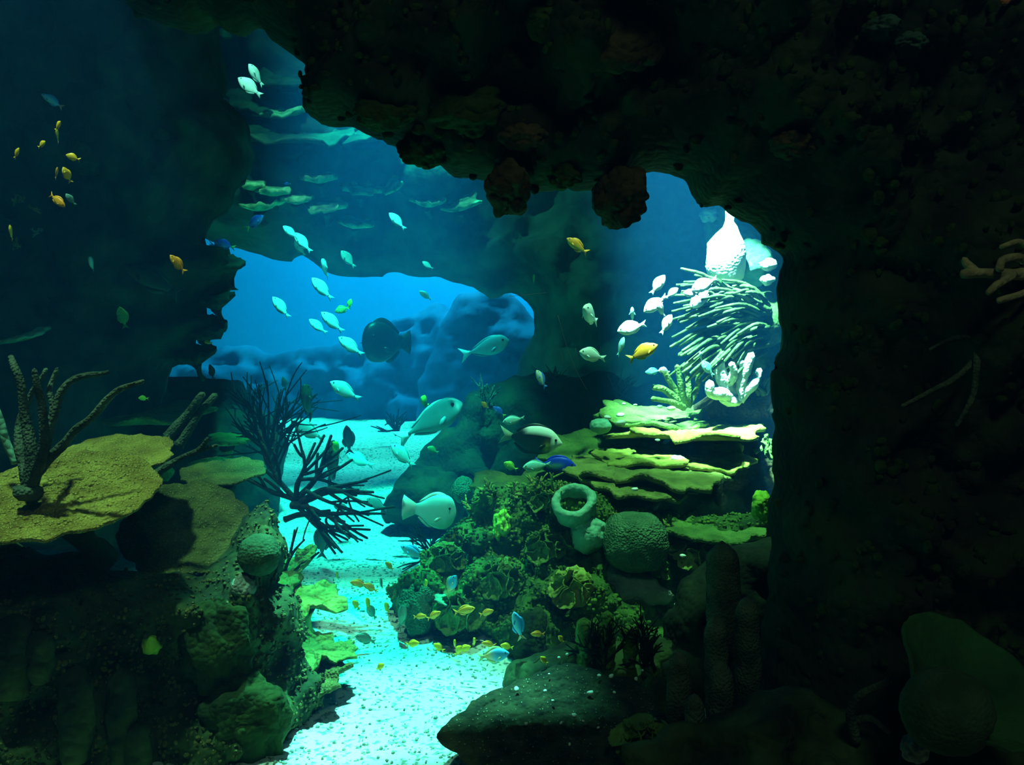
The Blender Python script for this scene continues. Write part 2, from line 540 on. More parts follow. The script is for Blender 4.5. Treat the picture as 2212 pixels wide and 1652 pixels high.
def fish_kind(key, prof, H, wid, colf, finc, tail='fork', tail_h=0.3, dors=0.09, tailc=None, body_len=0.8, eye=0.022):
    """meshes of one kind of fish: total length 1, snout at +x, back at +z"""
    t, up, lo = PROFILES[prof]
    ns, nc = 26, 18
    T = np.linspace(0, 1, ns)
    hu = np.interp(T, t, up) * H / 2; hl = np.interp(T, t, lo) * H / 2
    for _ in range(2):
        hu[1:-1] = (hu[:-2] + 2 * hu[1:-1] + hu[2:]) / 4; hl[1:-1] = (hl[:-2] + 2 * hl[1:-1] + hl[2:]) / 4
    w = wid / 2 * np.interp(T, [0, .06, .2, .4, .7, .9, 1], [.15, .5, .9, 1, .7, .3, .18])
    X = 0.5 - T * body_len
    V = []
    for i in range(ns):
        for k in range(nc):
            a = 2 * math.pi * k / nc; s = math.sin(a); c = math.cos(a)
            V.append((X[i], w[i] * np.sign(c) * abs(c) ** 0.85, (hu[i] if s > 0 else hl[i]) * s))
    V.append((0.505, 0, 0)); V.append((X[-1] - 0.005, 0, 0))
    Fc = [(i * nc + k, (i + 1) * nc + k, (i + 1) * nc + (k + 1) % nc, i * nc + (k + 1) % nc) for i in range(ns - 1) for k in range(nc)]
    e = len(V) - 2
    Fc += [(k, (k + 1) % nc, e) for k in range(nc)]
    Fc += [((ns - 1) * nc + (k + 1) % nc, (ns - 1) * nc + k, e + 1) for k in range(nc)]
    V = np.array(V)
    body = mesh('body', V, Fc, fish_skin()); set_pigment(body, colf(V))
    fc = lambda v: np.tile(np.asarray(finc, float), (len(v), 1))
    tcol = (lambda v: np.tile(np.asarray(tailc, float), (len(v), 1))) if tailc is not None else fc
    xb = X[-1] + 0.02; hb = H * 0.09
    xe = -0.5
    if tail == 'fork':
        ol = [(xb, hb), (xb - 0.05, hb * 1.5), (xe + 0.05, tail_h * 0.4), (xe, tail_h * 0.5), (xe + 0.04, tail_h * 0.25), (xe + 0.085, 0),
              (xe + 0.04, -tail_h * 0.25), (xe, -tail_h * 0.5), (xe + 0.05, -tail_h * 0.4), (xb - 0.05, -hb * 1.5), (xb, -hb)]
    else:
        ol = [(xb, hb * 1.6), (xe + 0.09, tail_h * 0.42), (xe + 0.03, tail_h * 0.5), (xe + 0.005, tail_h * 0.3), (xe, 0),
              (xe + 0.005, -tail_h * 0.3), (xe + 0.03, -tail_h * 0.5), (xe + 0.09, -tail_h * 0.42), (xb, -hb * 1.6)]
    tl = sheet(ol, 0.012, 'tail_fin', tcol)
    tt = np.linspace(0.24, 0.9, 12)
    hb_ = np.interp(tt, T, hu) * 0.93
    rise = dors * np.sin(np.linspace(0.25, math.pi - 0.25, 12)) ** 0.6
    df = sheet(list(zip(0.5 - tt * body_len, hb_)) + list(zip((0.5 - tt * body_len - 0.02)[::-1], (hb_ + rise)[::-1])), 0.01, 'dorsal_fin', fc)
    ta = np.linspace(0.55, 0.9, 9)
    hb_ = -np.interp(ta, T, hl) * 0.93
    rise = dors * 0.9 * np.sin(np.linspace(0.3, math.pi - 0.3, 9)) ** 0.6
    af = sheet(list(zip(0.5 - ta * body_len, hb_)) + list(zip((0.5 - ta * body_len - 0.03)[::-1], (hb_ - rise)[::-1])), 0.01, 'anal_fin', fc)
    pf = sheet([(0, 0.012), (-0.06, 0.03), (-0.12, 0.02), (-0.14, -0.01), (-0.1, -0.035), (-0.04, -0.025), (0, -0.012)], 0.006, 'pectoral_fin', fc)
    ev, ef = uvsphere(10, 8)
    ey = mesh('eye', ev * eye, ef, plain('fish_eye', (0.01, 0.01, 0.01), 0.2))
    ie = 3 if prof != 'naso' else 4
    wy = np.interp(0.14, T, w); wp = np.interp(0.32, T, w)
    KINDS[key] = dict(body=body, tail_fin=tl, dorsal_fin=df, anal_fin=af, pectoral_fin=pf, eye=ey,
                      eye_at=(0.5 - 0.13 * body_len, wy * 0.86, np.interp(0.13, T, hu) * 0.35),
                      pec_at=(0.5 - 0.32 * body_len, wp * 0.95, -np.interp(0.32, T, hl) * 0.25))

def fish(key, px, py, length, theta, yaw, Y, label, group=None, roll=0.0, name='fish'):
    K = KINDS[key]
    th, ya = math.radians(theta), math.radians(yaw)
    d = Vector((math.cos(ya) * math.cos(th), -math.sin(ya), math.cos(ya) * math.sin(th)))
    up = Vector((0, 0, 1)) if abs(d.z) < 0.93 else Vector((-math.copysign(1, math.cos(th)) * d.z, 0, 0.3))
    lat = up.cross(d).normalized(); up = d.cross(lat)
    Rm = Matrix((d, lat, up)).transposed() @ Matrix.Rotation(math.radians(roll), 3, 'X')
    L = m(length, Y) / max(0.35, abs(math.cos(ya)))
    root = empty(name, at(px, py, Y))
    root.rotation_euler = Rm.to_euler(); root.scale = (L, L, L)
    tag(root, label, 'fish', group)
    def part(nm, loc=(0, 0, 0), rot=(0, 0, 0), sc=(1, 1, 1)):
        o = bpy.data.objects.new(nm, K[nm]); COL.objects.link(o); o.parent = root
        o.location = loc; o.rotation_euler = rot; o.scale = sc
    part('body'); part('tail_fin'); part('dorsal_fin'); part('anal_fin')
    if length >= 34:
        x, y, z = K['pec_at']
        part('pectoral_fin', (x, y, z), (0, -0.5, 0.55 * -1)); part('pectoral_fin', (x, -y, z), (0, -0.5, 0.55), (1, -1, 1))
        x, y, z = K['eye_at']
        part('eye', (x, y, z)); part('eye', (x, -y, z))
    return root

# ------------------------------------------------------------------ materials in use
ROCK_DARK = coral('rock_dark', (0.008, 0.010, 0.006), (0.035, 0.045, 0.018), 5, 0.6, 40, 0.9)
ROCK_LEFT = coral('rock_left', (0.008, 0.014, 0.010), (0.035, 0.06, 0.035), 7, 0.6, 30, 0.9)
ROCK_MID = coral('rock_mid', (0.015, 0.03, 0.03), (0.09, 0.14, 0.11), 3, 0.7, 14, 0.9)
ROCK_FAR = coral('rock_far', (0.004, 0.05, 0.16), (0.014, 0.12, 0.32), 2.5, 0.6, 10, 0.9)  # rock coloured blue to carry the haze of the distance
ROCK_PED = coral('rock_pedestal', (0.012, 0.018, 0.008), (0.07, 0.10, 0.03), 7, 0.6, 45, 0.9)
ROCK_REEF = coral('rock_reef', (0.015, 0.035, 0.008), (0.10, 0.18, 0.03), 9, 0.7, 45, 0.9)
OLIVE = coral('coral_olive', (0.22, 0.14, 0.02), (0.46, 0.34, 0.06), 9, 1.0, 120, 0.8, ((0.55, 0.48, 0.13), 0.27))
OLIVE_DARK = coral('coral_olive_dark', (0.05, 0.05, 0.012), (0.15, 0.14, 0.035), 9, 0.7, 110, 0.8, ((0.35, 0.38, 0.15), 0.2))
OLIVE_BRIGHT = coral('coral_olive_bright', (0.18, 0.17, 0.02), (0.5, 0.46, 0.08), 8, 0.5, 70, 0.8)
GREEN_PLATE = coral('coral_green_plate', (0.06, 0.11, 0.02), (0.16, 0.24, 0.05), 8, 0.6, 80, 0.8)
LETTUCE = coral('coral_lettuce', (0.16, 0.2, 0.03), (0.42, 0.44, 0.1), 12, 0.7, 60, 0.8)
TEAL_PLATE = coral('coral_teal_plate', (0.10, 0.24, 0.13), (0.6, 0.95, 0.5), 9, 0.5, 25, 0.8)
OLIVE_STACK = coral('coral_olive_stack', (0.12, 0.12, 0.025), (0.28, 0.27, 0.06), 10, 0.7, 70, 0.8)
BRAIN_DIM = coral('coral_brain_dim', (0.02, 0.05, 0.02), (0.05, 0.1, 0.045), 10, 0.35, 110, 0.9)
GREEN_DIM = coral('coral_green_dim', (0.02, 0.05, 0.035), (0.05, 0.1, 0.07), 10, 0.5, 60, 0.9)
TEAL_DIM = coral('coral_teal_dim', (0.015, 0.04, 0.03), (0.06, 0.12, 0.08), 6, 0.5, 25, 0.8)  # darkened copy of the teal plate colour, offsets strong light from the lamp
BRAIN = coral('coral_brain', (0.05, 0.11, 0.05), (0.11, 0.2, 0.1), 10, 0.9, 110, 0.85)
BLACK = coral('coral_black', (0.006, 0.008, 0.008), (0.02, 0.024, 0.02), 12, 0.4, 80, 0.9)
GREYBRANCH = coral('coral_grey_branch', (0.03, 0.04, 0.025), (0.11, 0.14, 0.09), 14, 0.6, 120, 0.9)
TAN = coral('coral_tan', (0.25, 0.2, 0.1), (0.5, 0.4, 0.2), 14, 0.4, 90, 0.8)
BROWN = coral('coral_brown', (0.03, 0.022, 0.012), (0.09, 0.06, 0.025), 10, 0.6, 60, 0.9)
MOSS = coral('coral_moss', (0.010, 0.02, 0.004), (0.035, 0.06, 0.010), 8, 0.6, 60, 0.9)
LIME = coral('sponge_lime', (0.25, 0.5, 0.03), (0.45, 0.8, 0.08), 14, 0.5, 60, 0.8)
WHITE = coral('coral_white', (0.75, 0.8, 0.7), (0.9, 0.92, 0.82), 10, 0.4, 70, 0.7)
TEALSOFT = coral('coral_soft_teal', (0.12, 0.3, 0.2), (0.25, 0.5, 0.35), 10, 0.5, 50, 0.8)
ANEM = coral('anemone_green', (0.03, 0.06, 0.018), (0.10, 0.15, 0.05), 10, 0.3, 60, 0.6)
PALEGREY = coral('coral_pale_grey', (0.16, 0.18, 0.14), (0.3, 0.33, 0.26), 9, 0.6, 80, 0.85)
TABLE_BLACK = coral('coral_table_black', (0.012, 0.011, 0.006), (0.05, 0.045, 0.02), 14, 0.8, 70, 0.9, ((0.3, 0.32, 0.18), 0.16))
BLUEFAN = coral('coral_blue_fan', (0.02, 0.1, 0.5), (0.05, 0.25, 0.9), 8, 0.3, 60, 0.8)
SHELLY = coral('shell_white', (0.8, 0.8, 0.7), (0.95, 0.95, 0.85), 10, 0.2, 40, 0.5)

# ------------------------------------------------------------------ the tank shell
def sand_mat():
    mt = bpy.data.materials.new('sand'); mt.use_nodes = True
    nt = mt.node_tree; b = nt.nodes['Principled BSDF']; b.inputs['Roughness'].default_value = 0.95
    b.inputs['Specular IOR Level'].default_value = 0.1
    tc = nt.nodes.new('ShaderNodeTexCoord')
    def ramp(sc, p0, c0, p1, c1, detail=4):
        n = nt.nodes.new('ShaderNodeTexNoise'); n.inputs['Scale'].default_value = sc; n.inputs['Detail'].default_value = detail
        nt.links.new(tc.outputs['Object'], n.inputs['Vector'])
        r = nt.nodes.new('ShaderNodeValToRGB')
        r.color_ramp.elements[0].position = p0; r.color_ramp.elements[0].color = (*c0, 1)
        r.color_ramp.elements[1].position = p1; r.color_ramp.elements[1].color = (*c1, 1)
        nt.links.new(n.outputs['Fac'], r.inputs['Fac'])
        return r.outputs['Color'], n.outputs['Fac']
    base, _ = ramp(2.2, 0.3, (0.62, 0.66, 0.6), 0.7, (0.86, 0.88, 0.82))
    grit, gf = ramp(48, 0.37, (0.10, 0.22, 0.2), 0.46, (1, 1, 1), 4)
    mx = nt.nodes.new('ShaderNodeMix'); mx.data_type = 'RGBA'; mx.blend_type = 'MULTIPLY'; mx.inputs[0].default_value = 0.85
    nt.links.new(base, mx.inputs[6]); nt.links.new(grit, mx.inputs[7])
    nt.links.new(mx.outputs[2], b.inputs['Base Color'])
    bp = nt.nodes.new('ShaderNodeBump'); bp.inputs['Strength'].default_value = 0.5; bp.inputs['Distance'].default_value = 0.012
    nt.links.new(gf, bp.inputs['Height']); nt.links.new(bp.outputs['Normal'], b.inputs['Normal'])
    return mt
SAND = sand_mat()
xs = np.concatenate([np.linspace(-7, -2.6, 24), np.arange(-2.55, 1.6, 0.03), np.linspace(1.6, 7, 28)])
ys = np.concatenate([np.arange(0.75, 6, 0.03), np.arange(6, 14.3, 0.08)])
gx, gy = np.meshgrid(xs, ys, indexing='ij')
p = np.stack([gx.ravel(), gy.ravel(), np.zeros(gx.size)], 1)
def sand_z(p):
    p = np.asarray(p, float)
    return 0.02 * fbm(p * 1.7, 3, 3) + 0.006 * fbm(p * 9, 3, 5) + 0.10 * sstep(p[:, 1] + 0.15 * fbm(p * 1.3, 2, 8), 7.9, 8.05) * 1.0
p[:, 2] = sand_z(p)
ny = len(ys)
fc = [(i * ny + j, (i + 1) * ny + j, (i + 1) * ny + j + 1, i * ny + j + 1) for i in range(len(xs) - 1) for j in range(ny - 1)]
fl = obj('floor', p, fc, SAND); tag(fl, 'pale sand path winding between the reef rocks', 'sand', kind='structure')

def slab(name, x0, x1, y0, y1, z0, z1, mat, label, cat='wall'):
    v = [(x, y, z) for x in (x0, x1) for y in (y0, y1) for z in (z0, z1)]
    f = [(0, 1, 3, 2), (4, 6, 7, 5), (0, 4, 5, 1), (2, 3, 7, 6), (0, 2, 6, 4), (1, 5, 7, 3)]
    return tag(obj(name, v, f, mat, smooth=False), label, cat, kind='structure')
BLUEWALL = coral('back_wall_water_blue', (0.01, 0.19, 0.62), (0.012, 0.22, 0.7), 0.8, 0.05, 8, 0.9)  # wall colour carries the blue glow of lit distant water
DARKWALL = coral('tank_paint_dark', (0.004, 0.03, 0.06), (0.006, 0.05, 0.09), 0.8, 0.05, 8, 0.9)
slab('wall_back', -7, 7, 14, 14.2, -0.4, 6.4, BLUEWALL, 'back wall of the tank coloured as the lit blue water of the far opening')
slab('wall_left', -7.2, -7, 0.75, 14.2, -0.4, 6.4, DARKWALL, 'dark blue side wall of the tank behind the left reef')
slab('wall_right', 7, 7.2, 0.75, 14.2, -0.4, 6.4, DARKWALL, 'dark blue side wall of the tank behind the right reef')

# viewing pane with fine scratches
pane_m = bpy.data.materials.new('acrylic'); pane_m.use_nodes = True
nt = pane_m.node_tree; nt.nodes.remove(nt.nodes['Principled BSDF'])
tr = nt.nodes.new('ShaderNodeBsdfTransparent'); tr.inputs[0].default_value = (0.98, 0.99, 0.985, 1)
nt.links.new(tr.outputs[0], nt.nodes['Material Output'].inputs['Surface'])
pane = slab('window_1', -2.6, 2.6, 0.60, 0.64, -0.4, 3.2, pane_m, 'clear acrylic viewing pane with fine scratches', 'window')
SCR = plain('scratch', (0.2, 0.42, 0.45), 0.4)
for q in ([(1205, 680), (1222, 740), (1245, 800), (1268, 842)], [(1243, 752), (1247, 778)], [(1212, 760), (1216, 784)],
          [(1297, 748), (1296, 768)], [(1100, 640), (1180, 632)]):
    P_ = smooth_path([at(x, y, 0.655) for x, y in q], 8)
    v, f = tube(P_, np.full(8, 0.00012), 5)
    obj('scratch', v, f, SCR, pane)

# the water itself
wm = bpy.data.materials.new('water'); wm.use_nodes = True
nt = wm.node_tree; nt.nodes.remove(nt.nodes['Principled BSDF'])
va = nt.nodes.new('ShaderNodeVolumeAbsorption'); va.inputs['Density'].default_value = WATER_ABS[0]; va.inputs['Color'].default_value = (*WATER_ABS[1], 1)
vs = nt.nodes.new('ShaderNodeVolumeScatter'); vs.inputs['Density'].default_value = WATER_SCA[0]; vs.inputs['Color'].default_value = (*WATER_SCA[1], 1)
ad = nt.nodes.new('ShaderNodeAddShader')
nt.links.new(va.outputs[0], ad.inputs[0]); nt.links.new(vs.outputs[0], ad.inputs[1])
nt.links.new(ad.outputs[0], nt.nodes['Material Output'].inputs['Volume'])
water = slab('water', -7.3, 7.3, 0.70, 14.3, -0.5, 6.2, wm, 'blue-green water filling the tank', 'water')

# ------------------------------------------------------------------ reef masses
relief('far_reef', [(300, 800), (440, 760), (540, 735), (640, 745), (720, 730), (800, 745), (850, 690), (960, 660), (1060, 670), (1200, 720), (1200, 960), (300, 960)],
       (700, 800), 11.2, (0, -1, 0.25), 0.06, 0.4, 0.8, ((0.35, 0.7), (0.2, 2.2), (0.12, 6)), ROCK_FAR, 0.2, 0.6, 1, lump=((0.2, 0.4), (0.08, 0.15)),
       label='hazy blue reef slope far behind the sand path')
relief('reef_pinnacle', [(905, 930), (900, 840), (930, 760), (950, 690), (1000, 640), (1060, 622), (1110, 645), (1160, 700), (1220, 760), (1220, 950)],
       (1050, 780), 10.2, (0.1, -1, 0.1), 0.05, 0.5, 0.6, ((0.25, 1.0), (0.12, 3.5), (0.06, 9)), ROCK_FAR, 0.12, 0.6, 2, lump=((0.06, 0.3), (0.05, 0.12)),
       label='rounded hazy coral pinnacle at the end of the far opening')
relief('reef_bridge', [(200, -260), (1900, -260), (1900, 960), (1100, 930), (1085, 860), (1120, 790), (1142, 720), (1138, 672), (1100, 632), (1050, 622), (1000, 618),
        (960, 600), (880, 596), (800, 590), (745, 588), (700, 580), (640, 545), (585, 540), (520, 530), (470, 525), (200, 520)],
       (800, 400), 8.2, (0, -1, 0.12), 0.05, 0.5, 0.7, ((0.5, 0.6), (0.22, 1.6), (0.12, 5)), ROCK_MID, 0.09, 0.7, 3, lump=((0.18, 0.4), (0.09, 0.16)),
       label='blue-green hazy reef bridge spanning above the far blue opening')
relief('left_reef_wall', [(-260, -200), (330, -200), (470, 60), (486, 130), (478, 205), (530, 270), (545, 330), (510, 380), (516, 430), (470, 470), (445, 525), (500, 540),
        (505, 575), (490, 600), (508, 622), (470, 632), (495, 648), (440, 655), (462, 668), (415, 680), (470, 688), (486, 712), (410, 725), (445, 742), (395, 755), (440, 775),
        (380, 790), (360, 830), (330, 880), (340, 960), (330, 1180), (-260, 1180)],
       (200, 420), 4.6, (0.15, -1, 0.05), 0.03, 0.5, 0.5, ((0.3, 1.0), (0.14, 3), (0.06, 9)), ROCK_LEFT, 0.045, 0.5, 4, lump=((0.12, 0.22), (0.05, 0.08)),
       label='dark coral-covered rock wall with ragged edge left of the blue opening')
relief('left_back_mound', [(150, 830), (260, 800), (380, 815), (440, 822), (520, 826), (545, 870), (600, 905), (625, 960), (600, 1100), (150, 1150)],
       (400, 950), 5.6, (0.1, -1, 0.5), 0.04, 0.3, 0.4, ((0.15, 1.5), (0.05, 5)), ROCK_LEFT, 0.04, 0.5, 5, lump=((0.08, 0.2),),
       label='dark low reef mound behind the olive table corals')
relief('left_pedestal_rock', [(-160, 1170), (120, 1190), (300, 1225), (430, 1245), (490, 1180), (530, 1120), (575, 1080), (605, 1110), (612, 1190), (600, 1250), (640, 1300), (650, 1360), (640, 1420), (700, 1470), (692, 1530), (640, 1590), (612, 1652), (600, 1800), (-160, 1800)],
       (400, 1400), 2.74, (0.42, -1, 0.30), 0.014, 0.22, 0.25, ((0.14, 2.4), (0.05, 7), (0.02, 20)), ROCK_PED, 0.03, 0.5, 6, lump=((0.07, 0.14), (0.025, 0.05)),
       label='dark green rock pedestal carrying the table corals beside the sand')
relief('reef_back_slope', [(850, 1120), (880, 1040), (910, 985), (985, 900), (1020, 850), (1180, 805), (1420, 820), (1560, 860), (1560, 1130), (1000, 1160)],
       (1150, 980), 5.6, (-0.15, -1, 0.25), 0.035, 0.35, 0.5, ((0.25, 1.3), (0.12, 4), (0.05, 11)), ROCK_DARK, 0.07, 0.6, 7, lump=((0.14, 0.25), (0.05, 0.09)),
       label='dark teal reef slope behind the stacked plate corals')
relief('reef_slope', [(1030, 1085), (1075, 1055), (1150, 1045), (1260, 1060), (1420, 1110), (1560, 1120), (1700, 1090), (1720, 1560), (1440, 1560), (1180, 1540), (1110, 1500), (1060, 1440), (1035, 1420), (940, 1412),
        (905, 1375), (860, 1330), (850, 1275), (915, 1240), (930, 1205), (970, 1170), (1005, 1130)],
       (1200, 1250), 3.75, (-0.22, -1, 0.62), 0.016, 0.22, 0.3, ((0.16, 2.0), (0.06, 6), (0.02, 18)), ROCK_REEF, 0.03, 0.4, 8, lump=((0.07, 0.16), (0.03, 0.05)),
       label='mossy green reef slope right of the sand path')
relief('reef_apron', [(1085, 1480), (1120, 1425), (1180, 1400), (1270, 1378), (1360, 1385), (1450, 1370), (1540, 1400), (1560, 1640), (1100, 1640)],
       (1300, 1450), 3.05, (-0.1, -1, 0.7), 0.014, 0.1, 0.15, ((0.08, 3), (0.03, 9)), ROCK_PED, 0.02, 0.4, 13, lump=((0.05, 0.12), (0.02, 0.04)),
       label='dark low rock under the black sea whips behind the black table coral')
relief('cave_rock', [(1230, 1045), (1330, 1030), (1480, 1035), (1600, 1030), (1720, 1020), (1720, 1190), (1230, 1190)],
       (1450, 1100), 4.75, (-0.1, -1, 0.1), 0.02, 0.1, 0.15, ((0.06, 3), (0.03, 9)), ROCK_DARK, 0.02, 0.3, 14, lump=((0.04, 0.12),),  # dark rock set in the gap in place of cave shade
       label='dark rock put in for the cave shade under the plate stack')
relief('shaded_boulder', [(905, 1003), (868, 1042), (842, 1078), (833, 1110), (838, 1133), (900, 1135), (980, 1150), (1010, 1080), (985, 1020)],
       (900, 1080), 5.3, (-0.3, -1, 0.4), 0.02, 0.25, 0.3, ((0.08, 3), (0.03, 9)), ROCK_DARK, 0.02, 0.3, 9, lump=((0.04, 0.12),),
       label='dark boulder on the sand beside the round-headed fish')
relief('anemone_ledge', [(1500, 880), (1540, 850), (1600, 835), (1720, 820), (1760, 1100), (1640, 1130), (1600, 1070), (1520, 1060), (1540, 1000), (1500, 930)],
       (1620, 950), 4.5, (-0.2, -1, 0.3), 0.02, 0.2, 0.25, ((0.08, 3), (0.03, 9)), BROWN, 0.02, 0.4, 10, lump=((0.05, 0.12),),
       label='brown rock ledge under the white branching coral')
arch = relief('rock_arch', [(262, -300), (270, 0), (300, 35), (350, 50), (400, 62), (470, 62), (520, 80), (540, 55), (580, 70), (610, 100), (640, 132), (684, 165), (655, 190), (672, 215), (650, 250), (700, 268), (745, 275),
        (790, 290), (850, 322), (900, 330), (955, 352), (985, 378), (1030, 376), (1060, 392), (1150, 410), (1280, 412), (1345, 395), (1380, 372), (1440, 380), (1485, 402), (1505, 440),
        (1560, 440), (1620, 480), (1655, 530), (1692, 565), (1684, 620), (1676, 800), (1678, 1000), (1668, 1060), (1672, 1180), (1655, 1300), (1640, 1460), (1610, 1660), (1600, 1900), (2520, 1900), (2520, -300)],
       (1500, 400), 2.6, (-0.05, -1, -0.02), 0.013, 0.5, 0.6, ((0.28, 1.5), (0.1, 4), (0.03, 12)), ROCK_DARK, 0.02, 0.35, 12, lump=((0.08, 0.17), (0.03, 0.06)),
       label='near-black coral-crusted rock arch framing the top and right of the view')

# ------------------------------------------------------------------ table corals, left foreground
plate_coral('broad olive table coral with pale speckles in the left foreground', 140, 1070, 400, 190, 2.5, OLIVE, 1, 0.12, 0.018, 0.05, 0.05, 0.012, 0.016, 0.22, 0.03, nr=44, na=130, name='table_coral', smat=ROCK_PED)
plate_coral('olive table coral just behind the broadest one, under grey branches', 240, 990, 262, 100, 2.85, OLIVE, 2, 0.14, 0.016, 0.05, 0.04, 0.007, 0.018, 0.25, -0.02, nr=30, na=100, name='table_coral', smat=ROCK_PED)
plate_coral('darker green table coral sloping down right of the broad olive one', 405, 1140, 280, 200, 2.95, OLIVE_DARK, 3, 0.12, 0.02, 0.04, 0.05, 0.008, 0.02, 0.2, 0.05, nr=34, na=100, name='table_coral', smat=ROCK_PED)
plate_coral('thin olive table coral beside the black sea whips', 478, 1022, 185, 58, 3.35, OLIVE_DARK, 4, 0.12, 0.018, 0.05, 0.05, 0.007, 0.02, 0.25, 0.0, name='table_coral', smat=ROCK_PED)
plate_coral('dim green ledge coral on the dark mound behind the grey branches', 330, 895, 250, 40, 4.4, GREEN_PLATE, 5, 0.2, 0.03, 0.05, 0.08, 0.01, 0.05, 0.25, 0.05)
plate_coral('dim pale ledge coral at the left edge above the branches', 20, 728, 140, 26, 3.9, TEALSOFT, 6, 0.2, 0.02, 0.05, 0.08, 0.01, 0.04, 0.1, -0.1)
plate_coral('small green plate coral behind the black sea whips', 490, 950, 110, 24, 4.6, GREEN_PLATE, 7, 0.3, 0.02, 0.05, 0.1, 0.01, 0.04, 0.1)
# frilled plates hanging over the sand
plate_coral('bright yellow-green frilled plate coral jutting over the sand', 655, 1296, 165, 66, 3.15, LETTUCE, 11, 0.38, 0.012, 0.06, 0.26, 0.02, 0.035, 0.14, 0.06, nr=26, na=120)
plate_coral('upright dim green plate coral above the bright frilled one', 618, 1240, 130, 86, 3.3, GREEN_PLATE, 12, 0.38, 0.014, 0.1, 0.26, 0.02, 0.035, 0.12, -0.45, nr=26, na=120)
plate_coral('dark knobby plate coral under the bright frilled one', 600, 1356, 130, 60, 3.05, OLIVE_DARK, 13, 0.38, 0.02, 0.02, 0.26, 0.02, 0.035, 0.12, 0.05, nr=26, na=120)
plate_coral('wide green plate coral reaching furthest over the sand', 670, 1412, 190, 92, 2.95, GREEN_PLATE, 14, 0.38, 0.014, 0.05, 0.26, 0.02, 0.035, 0.14, -0.08, nr=26, na=120)
plate_coral('lowest dark green plate coral above the sand edge', 660, 1470, 170, 78, 2.85, OLIVE_DARK, 15, 0.38, 0.016, 0.04, 0.26, 0.02, 0.035, 0.1, -0.2, nr=26, na=120)
lump_coral('small_coral', 'small pale cyan coral knob between the overhanging plates', 632, 1368, 34, 16, 2.98, WHITE, 16, 0.25, rot=0.3, nu=16, nv=10)
lump_coral('small_coral', 'tiny pale coral knob at the tip of the lowest plate', 662, 1483, 16, 18, 2.8, TEALSOFT, 17, 0.25, nu=14, nv=10)
lump_coral('brain_coral', 'round green brain coral beside the dark table corals', 560, 1198, 92, 92, onto('left_pedestal_rock', 560, 1198, 0.04), BRAIN_DIM, 18, 0.05, meander=0.02)
lump_coral('sponge', 'pale brownish sponge lump below the round brain coral', 525, 1268, 50, 60, 'left_pedestal_rock', PALEGREY, 19, 0.2, cat='sponge')
lump_coral('sponge', 'yellow-green sponge spot on the dark pedestal', 328, 1385, 44, 56, 'left_pedestal_rock', LIME, 20, 0.2, cat='sponge')
lump_coral('encrusting_coral', 'rust-green crust coral low on the pedestal near the sand', 520, 1560, 180, 160, 'left_pedestal_rock', MOSS, 21, 0.3, lump=0.2, lsize=0.3, depth=0.07)
lump_coral('encrusting_coral', 'mossy green crust coral on the middle of the pedestal', 470, 1400, 150, 190, 'left_pedestal_rock', MOSS, 22, 0.3, lump=0.2, lsize=0.3, depth=0.06)
for i, (x, yt, yb, w, l, s) in enumerate((
        (165, 1440, 1640, 60, 'dim pillar coral with fuzzy top in the lower left corner', 30),
        (262, 1445, 1660, 52, 'dim pillar coral standing tallest in the lower left', 31),
        (300, 1560, 1700, 44, 'short dim pillar coral at the bottom edge on the left', 32),
        (88, 1365, 1470, 50, 'pale-edged stubby coral under the broad table coral', 33),
        (30, 1330, 1500, 70, 'rounded dark pillar coral at the left edge', 34))):
    column_coral(l, x, yt, yb, w, onto('left_pedestal_rock', x, yb, 0.0), ROCK_PED, s)

# grey branching coral standing on the broad table coral
branch_coral('branching_coral', 'dark grey branching coral rising from the broad table coral', (62, 1062, 2.4), [
    ([(62, 1062, 2.40), (70, 990, 2.40), (60, 900, 2.42), (45, 830, 2.42), (22, 770, 2.45)], 17, 6),
    ([(66, 1050, 2.40), (95, 960, 2.36), (88, 880, 2.35), (78, 800, 2.35)], 15, 6),
    ([(80, 1020, 2.40), (130, 965, 2.38), (190, 905, 2.36), (245, 855, 2.34), (314, 830, 2.32)], 13, 5),
    ([(92, 985, 2.40), (118, 890, 2.42), (150, 835, 2.44), (230, 795, 2.46)], 12, 5),
    ([(60, 1040, 2.40), (40, 960, 2.46), (50, 880, 2.5), (100, 800, 2.52)], 13, 5),
    ([(90, 985, 2.40), (112, 900, 2.5), (104, 840, 2.52), (125, 790, 2.54)], 10, 5)],
    GREYBRANCH, 0.012, 0, seed=41, holdfast=0.04)
branch_coral('branching_coral', 'pale green finger branch leaning at the left edge of the broad table coral', (36, 1000, 2.5),
    [([(36, 1000, 2.5), (14, 960, 2.5), (0, 905, 2.5), (-12, 870, 2.5)], 10, 6)], TEALSOFT, 0.005, seed=42)
branch_coral('branching_coral', 'grey forked branch lying right of the olive table corals', (325, 1030, 2.75), [
    ([(325, 1030, 2.75), (372, 1000, 2.74), (420, 978, 2.73), (470, 962, 2.72)], 9, 4),
    ([(418, 980, 2.73), (436, 962, 2.72), (450, 945, 2.71)], 6, 4)], GREYBRANCH, 0.006, seed=43)
branch_coral('branching_coral', 'pair of thick dim fingers behind the olive table corals', (362, 945, 3.4), [
    ([(362, 945, 3.4), (395, 905, 3.4), (442, 852, 3.4)], 13, 7),
    ([(385, 962, 3.4), (420, 910, 3.42), (462, 855, 3.44)], 13, 8)], GREYBRANCH, 0.01, seed=44)

